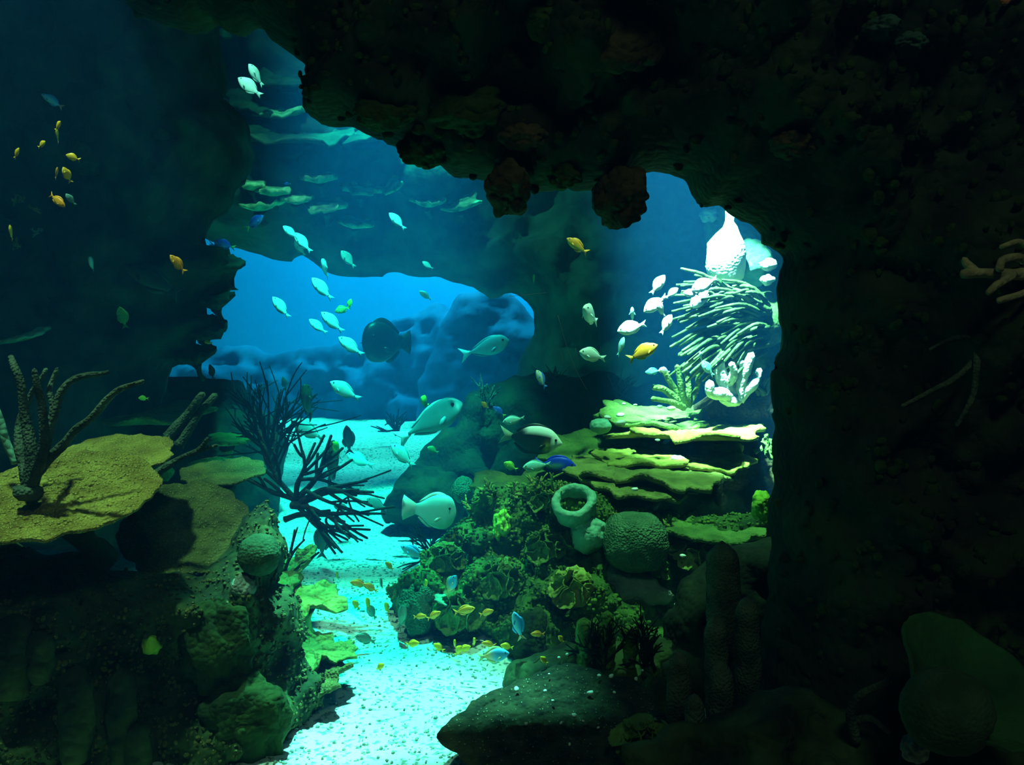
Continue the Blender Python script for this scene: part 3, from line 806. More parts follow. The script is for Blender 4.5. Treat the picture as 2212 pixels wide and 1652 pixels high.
# ------------------------------------------------------------------ black sea whips in front of the sand
fan_bush('sea_whip', 'tall dense black sea whip rising left of the sand path', (585, 1010, 4.3), 16, 0.24, 0.34, 0.007, BLACK, (-0.05, 0, 1), 51, 2)
branch_coral('sea_whip', 'black sea whip spreading stiff branches over the bright sand', (640, 1090, 3.7), [
    ([(640, 1090, 3.7), (690, 1062, 3.68), (730, 1062, 3.66), (772, 1060, 3.64)], 7.5, 3.8),
    ([(640, 1090, 3.7), (690, 1072, 3.72), (735, 1062, 3.72), (770, 1070, 3.72)], 6.2, 3.0),
    ([(615, 1122, 3.7), (660, 1108, 3.68), (720, 1108, 3.66), (785, 1107, 3.64)], 7.5, 3.8),
    ([(640, 1090, 3.7), (680, 1100, 3.66), (720, 1120, 3.64), (752, 1134, 3.62)], 6.2, 3.0),
    ([(640, 1080, 3.7), (670, 1050, 3.72), (690, 1020, 3.74), (700, 990, 3.74)], 7.5, 3.8),
    ([(640, 1080, 3.7), (640, 1045, 3.7), (655, 1010, 3.72), (650, 975, 3.72)], 6.2, 3.8),
    ([(640, 1080, 3.7), (612, 1050, 3.7), (590, 1020, 3.7), (575, 990, 3.7)], 6.2, 3.8),
    ([(640, 1080, 3.7), (600, 1066, 3.7), (570, 1052, 3.7)], 6.2, 3.8),
    ([(660, 1090, 3.68), (690, 1128, 3.66), (715, 1136, 3.64), (745, 1136, 3.62)], 6.2, 3.0),
    ([(660, 1060, 3.68), (710, 1082, 3.66), (760, 1100, 3.66)], 5.0, 3.0),
    ([(640, 1090, 3.7), (690, 1140, 3.66), (705, 1150, 3.66)], 6.2, 3.8),
    ([(650, 1035, 3.7), (690, 1035, 3.7), (740, 1048, 3.7), (795, 1035, 3.7)], 5.0, 2.2)],
    BLACK, 0.01, 6, 0.11, 52, holdfast=0.03)
branch_coral('sea_whip', 'small black sea whip with spiky twigs above the round brain coral', (612, 1250, 3.3), [
    ([(600, 1262, 3.3), (622, 1215, 3.3), (638, 1142, 3.3)], 6, 2), ([(605, 1255, 3.3), (628, 1200, 3.3), (655, 1165, 3.3)], 5, 2),
    ([(590, 1275, 3.3), (640, 1228, 3.28), (690, 1192, 3.26)], 6, 2.5), ([(610, 1240, 3.3), (600, 1190, 3.3), (608, 1160, 3.3)], 5, 2)],
    BLACK, 0.006, 1, 0.06, 53)
fan_bush('sea_whip', 'dark spiky sea whip beneath the round-headed fish', (930, 1195, 4.5), 9, 0.5, 0.16, 0.006, BLACK, (-0.5, 0, 0.8), 54, 1)
fan_bush('sea_whip', 'small dark blue sea whip at the far end of the sand', (858, 935, 8.3), 9, 0.6, 0.2, 0.012, BLACK, (-0.3, 0, 0.8), 55, 1)
fan_bush('sea_whip', 'wispy dark sea whip on the mound under the left wall', (540, 905, 5.4), 9, 0.4, 0.24, 0.008, BLACK, (0, 0, 1), 56, 1)
fan_bush('sea_whip', 'dim wispy sea whip on the slope under the cream and blue fish', (1190, 850, 'reef_back_slope'), 10, 0.3, 0.16, 0.006, GREYBRANCH, (0, -0.2, 1), 58, 1)
fan_bush('sea_whip', 'dim wispy sea whip on the slope below the large orange fish', (1330, 860, 'reef_back_slope'), 10, 0.3, 0.16, 0.006, GREYBRANCH, (0.1, -0.2, 1), 59, 1)
fan_bush('sea_whip', 'dim wispy sea whip on the slope behind the large unicornfish', (1050, 880, 'reef_back_slope'), 9, 0.35, 0.14, 0.006, GREYBRANCH, (-0.1, -0.2, 1), 60, 1)
fan_bush('sea_fan', 'vivid blue sea fan on the ragged edge of the left wall', (462, 548, 4.7), 9, 0.5, 0.06, 0.004, BLUEFAN, (0.3, 0, 0.6), 57, 1)

# ------------------------------------------------------------------ stacked plate corals on the right
PL = [
    ('uppermost green plate coral of the right stack, with white specks on top', 1412, 897, 250, 50, 4.45, GREEN_PLATE, 61, 0.03),
    ('bright-rimmed olive plate coral second from the top of the right stack', 1490, 926, 330, 46, 4.25, OLIVE_BRIGHT, 62, -0.03),
    ('mid-green plate coral jutting left behind the striped surgeonfish', 1268, 972, 240, 92, 4.3, GREEN_PLATE, 63, -0.06),
    ('brightest yellow-green plate coral in the middle of the right stack', 1388, 984, 180, 44, 4.1, OLIVE_BRIGHT, 64, 0.0),
    ('broad olive plate coral under the brightest plate', 1405, 1014, 320, 82, 3.95, OLIVE_STACK, 65, 0.03),
    ('pointed yellow-green plate coral at the right end of the stack', 1550, 990, 150, 56, 4.05, OLIVE_BRIGHT, 66, -0.12),
    ('thick-edged olive plate coral at the bottom of the right stack', 1375, 1046, 230, 50, 3.85, OLIVE_STACK, 67, 0.06),
    ('low green plate coral left of the stack, below the blue tang', 1135, 1042, 205, 66, 4.2, GREEN_PLATE, 68, -0.06),
    ('green ledge coral right of the square brain coral', 1545, 1142, 230, 62, 3.6, GREEN_PLATE, 69, 0.0)]
for (l, x, y, w, h, Y, mt, s, ro) in PL:
    plate_coral(l, x, y, w, h, Y, mt, s, 0.30, 0.035, 0.03, 0.14, 0.012, 0.035, 0.2, ro, smat=BROWN, asp=0.9, nr=26, na=90)
lump_coral('small_coral', 'small round green coral at the left tip of the top plate', 1297, 920, 48, 34, 4.2, TEALSOFT, 70, 0.08)
v, f = [], []
# open barrel sponge with a dark mouth
def barrel(label, px, py, w, Y, depth, mat, tilt, seed, name='barrel_sponge', lip=0.62):
    R = m(w / 2, Y)
    prof = [(0.75, -depth), (0.95, -depth * 0.6), (1.0, -0.25 * depth), (1.0, -0.05), (0.93, 0.06), (0.8, 0.08), (lip, 0.0), (lip * 0.95, -0.3), (lip * 0.8, -0.9), (0.05, -1.0)]
    n = 30; V = []
    for (r, z) in prof:
        for k in range(n):
            a = 2 * math.pi * k / n; V.append((r * R * math.cos(a), r * R * math.sin(a), z * R))
    V = np.array(V); V = V * (1 + 0.08 * fbm(V / R * 1.8, 3, seed))[:, None]
    Fc = [(i * n + k, i * n + (k + 1) % n, (i + 1) * n + (k + 1) % n, (i + 1) * n + k) for i in range(len(prof) - 1) for k in range(n)]
    Fc.append(tuple(range((len(prof) - 1) * n, len(prof) * n))); Fc.append(tuple(range(n))[::-1])
    o = obj(name, V, Fc, mat); o.location = at(px, py, Y); o.rotation_euler = tilt
    return tag(o, label, 'sponge')
barrel('green ring-shaped barrel sponge with a dark mouth below the plates', 1238, 1080, 96, onto('reef_slope', 1238, 1085, 0.06), 1.2, TEALSOFT, (0.75, -0.25, 0), 71)
lump_coral('soft_coral', 'fuzzy pale teal soft coral left of the square brain coral', 1272, 1150, 74, 84, 'reef_slope', TEALSOFT, 72, 0.15, lump=0.1, lsize=0.2)
lump_coral('brain_coral', 'large squarish green brain coral in the middle of the right reef', 1372, 1170, 134, 122, onto('reef_slope', 1372, 1190, 0.06), BRAIN, 73, 0.05, meander=0.035, boxy=0.72, rot=0.12, nu=60, nv=44)
relief('pale_slab', [(1300, 1205), (1350, 1225), (1420, 1255), (1462, 1290), (1400, 1308), (1330, 1312), (1305, 1260)], (1370, 1265), onto('reef_slope', 1370, 1265, 0.03), (0.1, -1, 0.9), 0.008, 0.05, 0.06,
       ((0.02, 6), (0.008, 20)), PALEGREY, 0.01, 0.1, 74, label='pale grey-green sloping slab below the squarish brain coral', cat='rock')
lump_coral('sponge', 'bright green sponge knob against the dark right pillar', 1645, 1093, 42, 66, 3.2, LIME, 75, 0.15, boxy=0.8, cat='sponge')
lump_coral('sponge', 'lime green leaf-shaped sponge on the reef slope', 1082, 1138, 38, 70, 'reef_slope', LIME, 76, 0.3, freq=2.6, cat='sponge', rot=0.2)
lump_coral('sponge', 'green cone-shaped sponge behind the bright cyan wrasse', 1140, 1380, 76, 130, 'reef_slope', MOSS, 77, 0.25, cat='sponge', lump=0.1, lsize=0.3)
# leafy rosettes
def rosette(label, px, py, w, Y, mat, seed, n=9, name='leaf_coral', tilt=0.5):
    if isinstance(Y, str): Y = onto(Y, px, py, 0.02)
    c = at(px, py, Y); R = m(w / 2, Y)
    root = empty(name, c); root.rotation_euler = (tilt, 0, 0); tag(root, label, 'coral')
    rs = np.random.default_rng(seed)
    for i in range(n):
        V, Fc = plate_mesh(R * rs.uniform(0.35, 0.55), 0.25, seed + i, R * 0.06, 0.5, 0.25, R * 0.05, R * 0.2, 7, 22)
        a = i * 2.4; ti = 0.5 + 0.35 * (i % 3)
        M = Matrix.Rotation(a, 3, 'Z') @ Matrix.Rotation(ti, 3, 'Y')
        V = V @ np.array(M).T + np.array([math.cos(a), math.sin(a), 0]) * R * (0.25 + 0.4 * i / n) + np.array([0, 0, R * 0.2 * (1 - i / n)])
        obj('leaf', V, Fc, mat, root)
    return root
rosette('crinkled green leaf coral below the green ledge', 1490, 1195, 105, 'reef_slope', LETTUCE, 81, 10)
rosette('small crinkled leaf coral under the squarish brain coral', 1415, 1228, 70, 'reef_slope', GREEN_PLATE, 82, 7)
rosette('leafy green coral at the bottom edge beside the black table coral', 1400, 1612, 160, 2.3, GREEN_PLATE, 83, 10)
rosette('leafy green coral beside the ring-shaped sponge', 1170, 1078, 80, 'reef_slope', GREEN_PLATE, 84, 8)
rosette('dim leafy coral above the sand on the reef corner', 990, 1320, 120, 'reef_slope', GREEN_PLATE, 85, 8)
rosette('leafy green coral under the dark spiky sea whip', 965, 1205, 90, 'reef_slope', GREEN_PLATE, 86, 8)
rosette('green leaf coral in the middle of the reef slope', 1180, 1180, 110, 'reef_slope', GREEN_PLATE, 87, 9)
rosette('olive leaf coral low on the reef slope', 1235, 1270, 120, 'reef_slope', LETTUCE, 88, 9)
rosette('green leaf coral above the school of orange fish', 1080, 1250, 110, 'reef_slope', GREEN_PLATE, 89, 9)
plate_coral('pale teal plate coral edge above the small cave', 975, 1300, 70, 24, 'reef_slope', TEALSOFT, 91, 0.3, 0.01, 0.05, 0.15, 0.006, 0.02, 0.06, 0.45)
lump_coral('encrusting_coral', 'dark green coral head overhanging the sand on the reef corner', 905, 1310, 90, 110, 'reef_slope', BRAIN, 92, 0.2, lump=0.1, lsize=0.3)
lump_coral('encrusting_coral', 'rounded green coral head below the orange school', 1000, 1370, 130, 70, 'reef_slope', BRAIN, 93, 0.15, lump=0.12, lsize=0.3)
lump_coral('encrusting_coral', 'dim dome coral above the round-headed fish', 1000, 1058, 50, 56, 4.9, BRAIN, 94, 0.1)
# short finger corals on the upper reef
for i, (x, y, Y, L, l) in enumerate((
        (1060, 1085, 'reef_slope', 0.07, 'pale-tipped finger coral nearest the round-headed fish'),
        (1110, 1075, 'reef_slope', 0.06, 'stubby finger coral between lime sponge and low green plate'),
        (1165, 1072, 'reef_slope', 0.07, 'finger coral tuft under the blue tang'),
        (1205, 1076, 'reef_slope', 0.06, 'finger coral tuft left of the ring-shaped sponge'),
        (1020, 1110, 'reef_slope', 0.06, 'finger coral tuft behind the lime leaf-shaped sponge'),
        (1325, 1130, 'reef_slope', 0.05, 'yellowish finger coral on top of the reef beside brain coral'),
        (1440, 1150, 'reef_slope', 0.05, 'yellow-tipped finger coral at the corner of the brain coral'))):
    fan_bush('finger_coral', l, (x, y, Y), 9, 0.55, L, 0.007, LETTUCE, (0, -0.3, 1), 100 + i, 1)
fan_bush('sea_whip', 'black sea whip bush in front of the lower reef slope', (1295, 1440, 'reef_apron'), 14, 0.42, 0.13, 0.006, BLACK, (-0.15, -0.2, 1), 120, 2)
fan_bush('sea_whip', 'black sea whip beside the dark pillar corals', (1400, 1440, 'reef_apron'), 10, 0.3, 0.13, 0.006, BLACK, (0.0, -0.2, 1), 121, 2)
for i, (x, yt, yb, w, l) in enumerate((
        (1262, 1335, 1440, 30, 'dim green tube coral behind the sea whip bush'),
        (1312, 1320, 1440, 28, 'dim green tube coral in the middle of the sea whips'),
        (1362, 1350, 1440, 26, 'short green tube coral among the sea whips'))):
    column_coral(l, x, yt, yb, w, onto('reef_apron', x, yb, 0.0), GREEN_PLATE, 130 + i, name='tube_coral')

lump_coral('encrusting_coral', 'dark mossy lump between the black table coral and the pillar corals', 1420, 1535, 80, 130, 2.72, MOSS, 139, 0.2, lump=0.15, lsize=0.3)
# black table coral in the foreground with its shell scraps
tb = plate_coral('black table coral with pale specks beside the bright sand', 1228, 1590, 520, 290, 2.45, TABLE_BLACK, 140, 0.13, 0.014, 0.0, 0.03, 0.014, 0.018, 0.2, 0.0, nr=44, na=130, name='table_coral', smat=ROCK_DARK)
TBM = tb.rotation_euler.to_matrix()
for i, (x, y, w) in enumerate(((1275, 1496, 16), (1240, 1545, 16), (1136, 1563, 12), (1294, 1459, 10), (1320, 1460, 12), (1374, 1466, 10), (1178, 1492, 9), (1194, 1513, 8), (1388, 1448, 9),
                               (1327, 1495, 8), (1212, 1561, 8), (1116, 1488, 14), (1208, 1420, 8), (1225, 1413, 8), (1186, 1456, 7), (1260, 1557, 7), (1292, 1571, 7), (1230, 1607, 8))):
    n = np.array(TBM @ Vector((0, 0, 1))); d = ray(x, y); c0 = np.array(tb.location)
    q = CAM + d * (np.dot(c0 + n * 0.022 - CAM, n) / np.dot(d, n))
    V, Fc = blob((m(w / 2, q[1]), m(w / 2, q[1]) * 0.7, m(w / 3, q[1])), 0.3, 2, 150 + i, 10, 7)
    o = obj('shell_scrap', V, Fc, SHELLY); o.location = q; o.rotation_euler = (0, 0.3 * (i % 3), i)
    tag(o, {0: 'brightest white shell scrap in the middle of the black table coral', 1: 'white shell scrap towards the front middle of the black table coral', 2: 'white shell scrap front left on the black table coral',
            11: 'greenish white shell scrap at the left rim of the black table coral', 8: 'white shell scrap furthest right on the black table coral'}.get(i, 'tiny pale shell speck lying on the black table coral'),
        'shell', 'shell scraps on the black table coral')
for i, (x, yt, yb, w, Y, l) in enumerate((
        (1466, 1408, 1600, 44, 2.35, 'dark pillar coral standing right beside the black table coral'),
        (1560, 1172, 1420, 62, 2.75, 'tallest dark pillar coral in front of the shaded right reef'),
        (1548, 1330, 1600, 46, 2.5, 'dark pillar coral in the middle of the right foreground group'),
        (1556, 1428, 1660, 46, 2.3, 'shorter dark pillar coral in front of its group'),
        (1615, 1290, 1560, 48, 2.5, 'dark pillar coral next to the right arch foot'),
        (1500, 1500, 1680, 40, 2.25, 'stubby dark pillar coral at the bottom edge'))):
    column_coral(l, x, yt, yb, w, Y, GREYBRANCH, 160 + i, lump=0.12)
relief('right_foreground_rock', [(1330, 1700), (1350, 1620), (1440, 1570), (1520, 1560), (1640, 1480), (1760, 1500), (1900, 1560), (2300, 1480), (2300, 1900), (1330, 1900)],
       (1700, 1650), 2.2, (-0.1, -1, 0.6), 0.012, 0.12, 0.2, ((0.08, 3), (0.03, 10)), ROCK_PED, 0.02, 0.3, 170, lump=((0.05, 0.1),),
       label='dark mossy rock along the bottom right edge')
relief('shaded_reef_foot', [(1385, 1520), (1420, 1400), (1450, 1300), (1470, 1250), (1560, 1180), (1700, 1150), (1740, 1500), (1700, 1760), (1385, 1760)],
       (1580, 1400), 3.0, (-0.2, -1, 0.3), 0.014, 0.12, 0.2, ((0.1, 2.5), (0.04, 8)), ROCK_DARK, 0.02, 0.4, 171, lump=((0.06, 0.12),),
       label='shaded rock foot behind the dark pillar corals')

# ------------------------------------------------------------------ anemone ledge under the bright lamp
def lathe(label, px, ybot, Y, prof, mat, seed, name, cat):
    n = 26; V = []
    b = at(px, ybot, Y)
    for (r, y, dx) in prof:
        c = at(px + dx, y, Y)
        for k in range(n):
            a = 2 * math.pi * k / n
            V.append(c + m(r, Y) * np.array([math.cos(a), math.sin(a), 0]))
    V = np.array(V)
    V = V + 0.05 * m(40, Y) * 3 * np.stack([fbm(V * 14, 3, seed), fbm(V * 14 + 9, 3, seed), 0 * V[:, 0]], 1)
    Fc = [(i * n + k, i * n + (k + 1) % n, (i + 1) * n + (k + 1) % n, (i + 1) * n + k) for i in range(len(prof) - 1) for k in range(n)]
    Fc.append(tuple(range((len(prof) - 1) * n, len(prof) * n))); Fc.append(tuple(range(n))[::-1])
    return tag(obj(name, V, Fc, mat, None, b), label, cat)
lathe('glaring white vase-shaped sponge under the lamp', 1572, 615, 4.35, [(20, 612, -2), (34, 600, -4), (40, 575, -6), (41, 550, -5), (37, 525, -2), (28, 505, 0), (17, 490, 3), (11, 478, 5), (10, 465, 6), (9, 456, 6), (4, 452, 6)], WHITE, 180, 'vase_sponge', 'sponge')
lump_coral('soft_coral', 'teal green rounded coral right of the white vase sponge', 1626, 568, 86, 100, 4.5, TEALSOFT, 181, 0.15)
lump_coral('small_coral', 'upper pale yellow coral knob at the edge of the dark pillar', 1660, 572, 36, 28, 4.3, WHITE, 182, 0.2, nu=16, nv=10)
lump_coral('small_coral', 'lower pale yellow coral knob at the edge of the dark pillar', 1658, 604, 30, 24, 4.3, WHITE, 183, 0.2, nu=16, nv=10)
lump_coral('soft_coral', 'hazy green coral tip under the arch beside the vase sponge', 1530, 466, 36, 28, 4.7, TEALSOFT, 184, 0.2)
relief('anemone_rock', [(1515, 480), (1535, 452), (1580, 445), (1640, 470), (1730, 520), (1760, 900), (1640, 880), (1620, 800), (1600, 700), (1570, 610), (1535, 540)], (1660, 700), 4.75, (-0.2, -1, 0.2), 0.02, 0.15, 0.2,
       ((0.08, 3), (0.03, 9)), ROCK_REEF, 0.02, 0.4, 185, lump=((0.05, 0.12),), label='green rock behind the anemone at the dark pillar')
ar = empty('sea_anemone', at(1650, 690, 4.4)); tag(ar, 'green sea anemone with long fingers streaming left under the lamp', 'anemone')
V, Fc = blob((m(60, 4.4), m(50, 4.4), m(60, 4.4)), 0.1, 2, 190, 20, 14); obj('column', V, Fc, ANEM, ar)
rs = np.random.default_rng(191)
b0 = at(1650, 690, 4.4)
for i in range(170):
    a = rs.uniform(0, 1)
    y0 = 640 + 120 * a; x0 = rs.uniform(1560, 1665)
    L = rs.uniform(60, 120)
    y1 = y0 + (a - 0.30) * L * 1.2 + rs.normal(0, 13)
    Ys = 4.4 - rs.uniform(0.03, 0.3)
    p0_, p2_ = at(x0, y0, 4.32 + rs.uniform(-0.1, 0.05)), at(max(1448, x0 - L * rs.uniform(0.8, 1.1)), y1, Ys)
    p1_ = (p0_ + p2_) / 2 + np.array([0, -0.04, 0.03])
    S = smooth_path([p0_, p1_, p2_], 8)
    v, f = tube(S, np.linspace(m(6.0, 4.3), m(2.6, 4.3), 8), 6)
    obj('tentacle', v, f, ANEM, ar, b0)
branch_coral('staghorn_coral', 'glaring white staghorn coral below the anemone', (1580, 862, 4.2), [
    ([(1585, 862, 4.2), (1570, 835, 4.18), (1556, 805, 4.16), (1550, 775, 4.15)], 19.5, 11.7),
    ([(1590, 860, 4.2), (1600, 825, 4.18), (1612, 795, 4.16), (1622, 765, 4.15)], 18.2, 9.1),
    ([(1595, 860, 4.2), (1625, 830, 4.18), (1640, 800, 4.2)], 15.6, 9.1),
    ([(1590, 862, 4.2), (1560, 850, 4.15), (1535, 848, 4.12), (1532, 825, 4.1)], 16.9, 9.1),
    ([(1610, 800, 4.17), (1600, 780, 4.15)], 10.4, 7.8), ([(1570, 830, 4.18), (1585, 806, 4.12), (1580, 785, 4.1)], 11.7, 7.8)],
    WHITE, 0.006, 0, seed=192, sides=9, holdfast=0.06)
branch_coral('finger_coral', 'dark finger coral with lit tips left of the white staghorn', (1478, 878, 4.3), [
    ([(1478, 878, 4.3), (1440, 845, 4.25), (1412, 836, 4.22)], 9, 6), ([(1478, 878, 4.3), (1450, 830, 4.28), (1432, 798, 4.28)], 9, 6),
    ([(1480, 878, 4.3), (1470, 830, 4.26), (1462, 792, 4.25)], 9, 6), ([(1484, 878, 4.3), (1488, 830, 4.3), (1476, 790, 4.32)], 8, 5),
    ([(1478, 880, 4.28), (1445, 868, 4.22), (1410, 862, 4.2)], 8, 5), ([(1486, 878, 4.32), (1505, 840, 4.35), (1510, 800, 4.36)], 8, 5)],
    GREEN_PLATE, 0.006, 0, seed=193)
fan_bush('finger_coral', 'bushy green finger coral against the dark pillar below the anemone', (1650, 850, 4.35), 12, 0.4, 0.11, 0.012, ANEM, (-0.2, 0, 1), 194, 1)
SCRAP = ['white coral scrap near the left tip of the uppermost plate', 'white coral scrap furthest left on the uppermost plate', 'white coral scrap hanging at the lower left rim of the uppermost plate',
         'largest white scrap on the uppermost plate, below the dark finger coral', 'white scrap just left of the largest one on the uppermost plate', 'tiny scrap right of two at the back of the uppermost plate',
         'tiny scrap left of two at the back of the uppermost plate', 'white scrap in the dark gap between upper plates', 'long glaring white scrap in the middle of the plate stack',
         'blue-white scrap on the lowest thick plate', 'white scrap on the crinkled leaf coral', 'white scrap at the corner of the pale slab']
for i, (x, y, w) in enumerate(((1340, 898, 20), (1312, 903, 16), (1342, 914, 22), (1450, 884, 22), (1425, 880, 14), (1372, 876, 10), (1348, 874, 10), (1420, 952, 12), (1465, 994, 34), (1372, 1058, 12), (1475, 1202, 12), (1465, 1307, 14))):
    V, Fc = blob((m(w / 2, 4.0), m(w / 3, 4.0), m(w / 4, 4.0)), 0.3, 2, 200 + i, 10, 7)
    Ys = 4.0 if y > 900 and y < 1050 else (4.2 if y < 905 else 3.35)
    o = obj('coral_scrap', V, Fc, SHELLY); o.location = at(x, y - 2, Ys)
    tag(o, SCRAP[i], 'coral', 'white scraps on the right reef')
plate_coral('bright-rimmed hanging leaf coral against the dark pillar', 1662, 965, 60, 40, 4.1, GREEN_PLATE, 195, 0.3, 0.02, 0.1, 0.3, 0.01, 0.03, 0.05, 1.1)

# ------------------------------------------------------------------ growth on the reef bridge (middle distance)
MP = [
    ('large hazy plate coral highest on the reef bridge', 625, 170, 130, 26, 6.9, 0.05), ('broad hazy plate coral left below the highest one', 545, 222, 120, 40, 6.8, 0.35),
    ('thin bright green plate coral among the hazy plates', 605, 240, 120, 16, 6.8, -0.02), ('long pale-rimmed plate coral under the white fish', 640, 292, 220, 14, 6.9, 0.03),
    ('wide dim plate coral reaching towards the arch', 790, 290, 190, 14, 7.1, -0.05), ('pale little ledge coral above the blue-green fish', 590, 408, 70, 12, 7.0, 0.05),
    ('frilled green plate coral in the middle of the bridge', 705, 440, 95, 26, 6.9, 0.1), ('bright teal plate coral under the dome coral', 780, 404, 85, 26, 6.9, 0.25),
    ('upright pale leaf coral beside the dome coral', 852, 396, 62, 26, 6.9, -0.5), ('small teal plate coral right of the leaf coral', 925, 432, 72, 22, 6.9, 0.05),
    ('dim teal plate coral near the hanging brown knob', 990, 440, 90, 24, 7.1, -0.2), ('lowest faint plate coral on the bridge', 765, 478, 70, 16, 6.9, 0.1),
    ('narrow pale ledge coral left on the bridge', 545, 395, 60, 12, 6.9, 0.1), ('streaky pale ledge coral below the narrow one', 560, 440, 90, 12, 6.9, -0.05),
    ('thin pale ledge coral between streaky and frilled plates', 640, 425, 70, 10, 6.9, 0.05), ('faint ledge coral level with the tiny blue fish', 690, 380, 70, 10, 7.0, 0.0)]
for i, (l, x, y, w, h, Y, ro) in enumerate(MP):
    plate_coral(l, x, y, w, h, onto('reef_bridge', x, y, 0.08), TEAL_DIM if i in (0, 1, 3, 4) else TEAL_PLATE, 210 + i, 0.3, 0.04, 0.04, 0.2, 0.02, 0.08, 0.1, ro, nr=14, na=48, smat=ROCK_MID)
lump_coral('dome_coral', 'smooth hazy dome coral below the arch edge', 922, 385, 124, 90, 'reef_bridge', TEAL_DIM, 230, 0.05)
for i, (x, y, w, h, l) in enumerate(((424, 75, 22, 20, 'teal coral knob furthest left under the arch tip'), (447, 82, 20, 14, 'bluish coral knob under the arch tip'), (486, 72, 34, 24, 'largest bright teal coral knob under the arch tip'),
        (531, 72, 12, 12, 'tiny yellow coral knob under the arch tip'), (420, 94, 22, 12, 'green coral knob in the second row on the left wall top'), (436, 90, 20, 8, 'thin pale coral knob in the second row'),
        (423, 110, 18, 10, 'green coral knob in the lowest row on the left wall top'), (457, 107, 28, 10, 'long green coral knob in the lowest row'))):
    lump_coral('small_coral', l, x, y, w, h, onto('reef_bridge', x, y, 0.02), TEAL_PLATE, 240 + i, 0.3, nu=16, nv=10)

# ------------------------------------------------------------------ growth on the left wall
lump_coral('sponge', 'round dim green sponge behind the yellow fish on the left wall', 188, 335, 84, 88, 'left_reef_wall', MOSS, 250, 0.12, cat='sponge')
lump_coral('sponge', 'small round green sponge in the middle of the left wall', 352, 290, 42, 34, 'left_reef_wall', MOSS, 251, 0.12, cat='sponge')
for i, (x, y, l) in enumerate(((38, 440, 'pale green coral tuft at the left edge of the wall'), (78, 458, 'pale green coral tuft below the largest yellow fish'),
                               (38, 540, 'pale green coral tuft lowest on the left wall'), (85, 505, 'dim teal coral tuft in the dark left wall'))):
    fan_bush('coral_tuft', l, (x, y, 'left_reef_wall'), 9, 0.8, 0.03, 0.006, TEALSOFT if i > 2 else LETTUCE, (0.2, -0.5, 0.5), 260 + i, 1)
for i, (x, y, w, h, ro) in enumerate(((470, 566, 90, 34, 0.1), (462, 640, 80, 22, -0.1), (440, 705, 95, 42, 0.1), (420, 760, 80, 26, 0.0))):
    plate_coral(['dark plate coral on the ragged edge nearest the blue fan', 'thin dark plate coral in the middle of the ragged edge', 'rounded dark plate coral on the ragged edge', 'lowest dark plate coral on the ragged edge'][i],
                x, y, w, h, 4.55, ROCK_LEFT, 270 + i, 0.3, 0.05, 0.03, 0.15, 0.012, 0.05, 0.1, ro, nr=12, na=48)

# ------------------------------------------------------------------ growth on the near arch
for i, (x, y, w, h, Y, mt, l) in enumerate((
        (1098, 400, 92, 110, 2.45, BROWN, 'brown coral knob hanging from the arch, left of two'), (1340, 425, 104, 112, 2.45, BROWN, 'brown coral knob hanging from the arch, right of two'),
        (1350, 95, 150, 110, 1.95, BROWN, 'round brown coral head high on the arch'), (1172, 42, 70, 70, 2.0, MOSS, 'faint green coral head at the top of the arch'),
        (1010, 235, 140, 90, 2.05, MOSS, 'wide mossy green crust on the arch'), (830, 245, 120, 60, 2.2, MOSS, 'mossy green crust near the arch tip'),
        (925, 325, 110, 70, 2.25, MOSS, 'mossy green crust on the lower arch edge'), (1130, 298, 90, 50, 2.1, BROWN, 'small rusty crust in the middle of the arch'),
        (1215, 375, 70, 60, 2.25, MOSS, 'ribbed green crust between the hanging knobs'), (1715, 310, 90, 60, 1.9, BROWN, 'rusty crust above the dark pillar'),
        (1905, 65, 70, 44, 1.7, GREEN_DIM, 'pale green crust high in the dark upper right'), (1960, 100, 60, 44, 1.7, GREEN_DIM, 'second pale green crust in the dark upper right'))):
    Y = Y if i < 2 else onto('rock_arch', x, y, 0.0)
    lump_coral('encrusting_coral', l, x, y, w, h, Y, mt, 290 + i, 0.22, lump=0.16, lsize=0.42, depth=0.05 if i > 1 else 0.08, nu=64, nv=48)
branch_coral('finger_coral', 'tan soft finger coral reaching in from the right edge', (2220, 600, 1.55), [
    ([(2240, 590, 1.55), (2180, 592, 1.52), (2130, 590, 1.5), (2085, 592, 1.48)], 13, 10), ([(2230, 570, 1.55), (2195, 555, 1.52), (2165, 562, 1.5), (2158, 580, 1.48)], 10, 9),
    ([(2190, 592, 1.52), (2160, 610, 1.5), (2135, 632, 1.48)], 10, 7), ([(2235, 545, 1.55), (2200, 520, 1.55), (2160, 530, 1.55)], 8, 6),
    ([(2110, 590, 1.5), (2090, 572, 1.5), (2082, 560, 1.5)], 10, 7), ([(2235, 625, 1.55), (2205, 635, 1.52), (2160, 648, 1.5)], 9, 6)], TAN, 0.004, seed=310, sides=9, dY=0.46)
branch_coral('branching_coral', 'dim brown drooping branch coral on the dark right pillar', (2110, 760, 1.6), [
    ([(2112, 720, 1.6), (2110, 800, 1.57), (2100, 860, 1.56), (2065, 920, 1.55)], 9, 5), ([(2110, 775, 1.6), (2060, 820, 1.57), (2000, 850, 1.56), (1950, 872, 1.55)], 8, 4),
    ([(2110, 730, 1.6), (2060, 730, 1.58), (2010, 755, 1.57)], 7, 4)], GREYBRANCH, 0.006, seed=311, dY=0.5)
branch_coral('finger_coral', 'red-tipped coral finger at the top right corner', (2200, -30, 1.5), [([(2215, -40, 1.5), (2190, -15, 1.48), (2168, 4, 1.46)], 14, 9)], coral('coral_red', (0.5, 0.12, 0.05), (0.8, 0.25, 0.12), 10, 0.4, 60), 0.003, seed=312, dY=0.62)
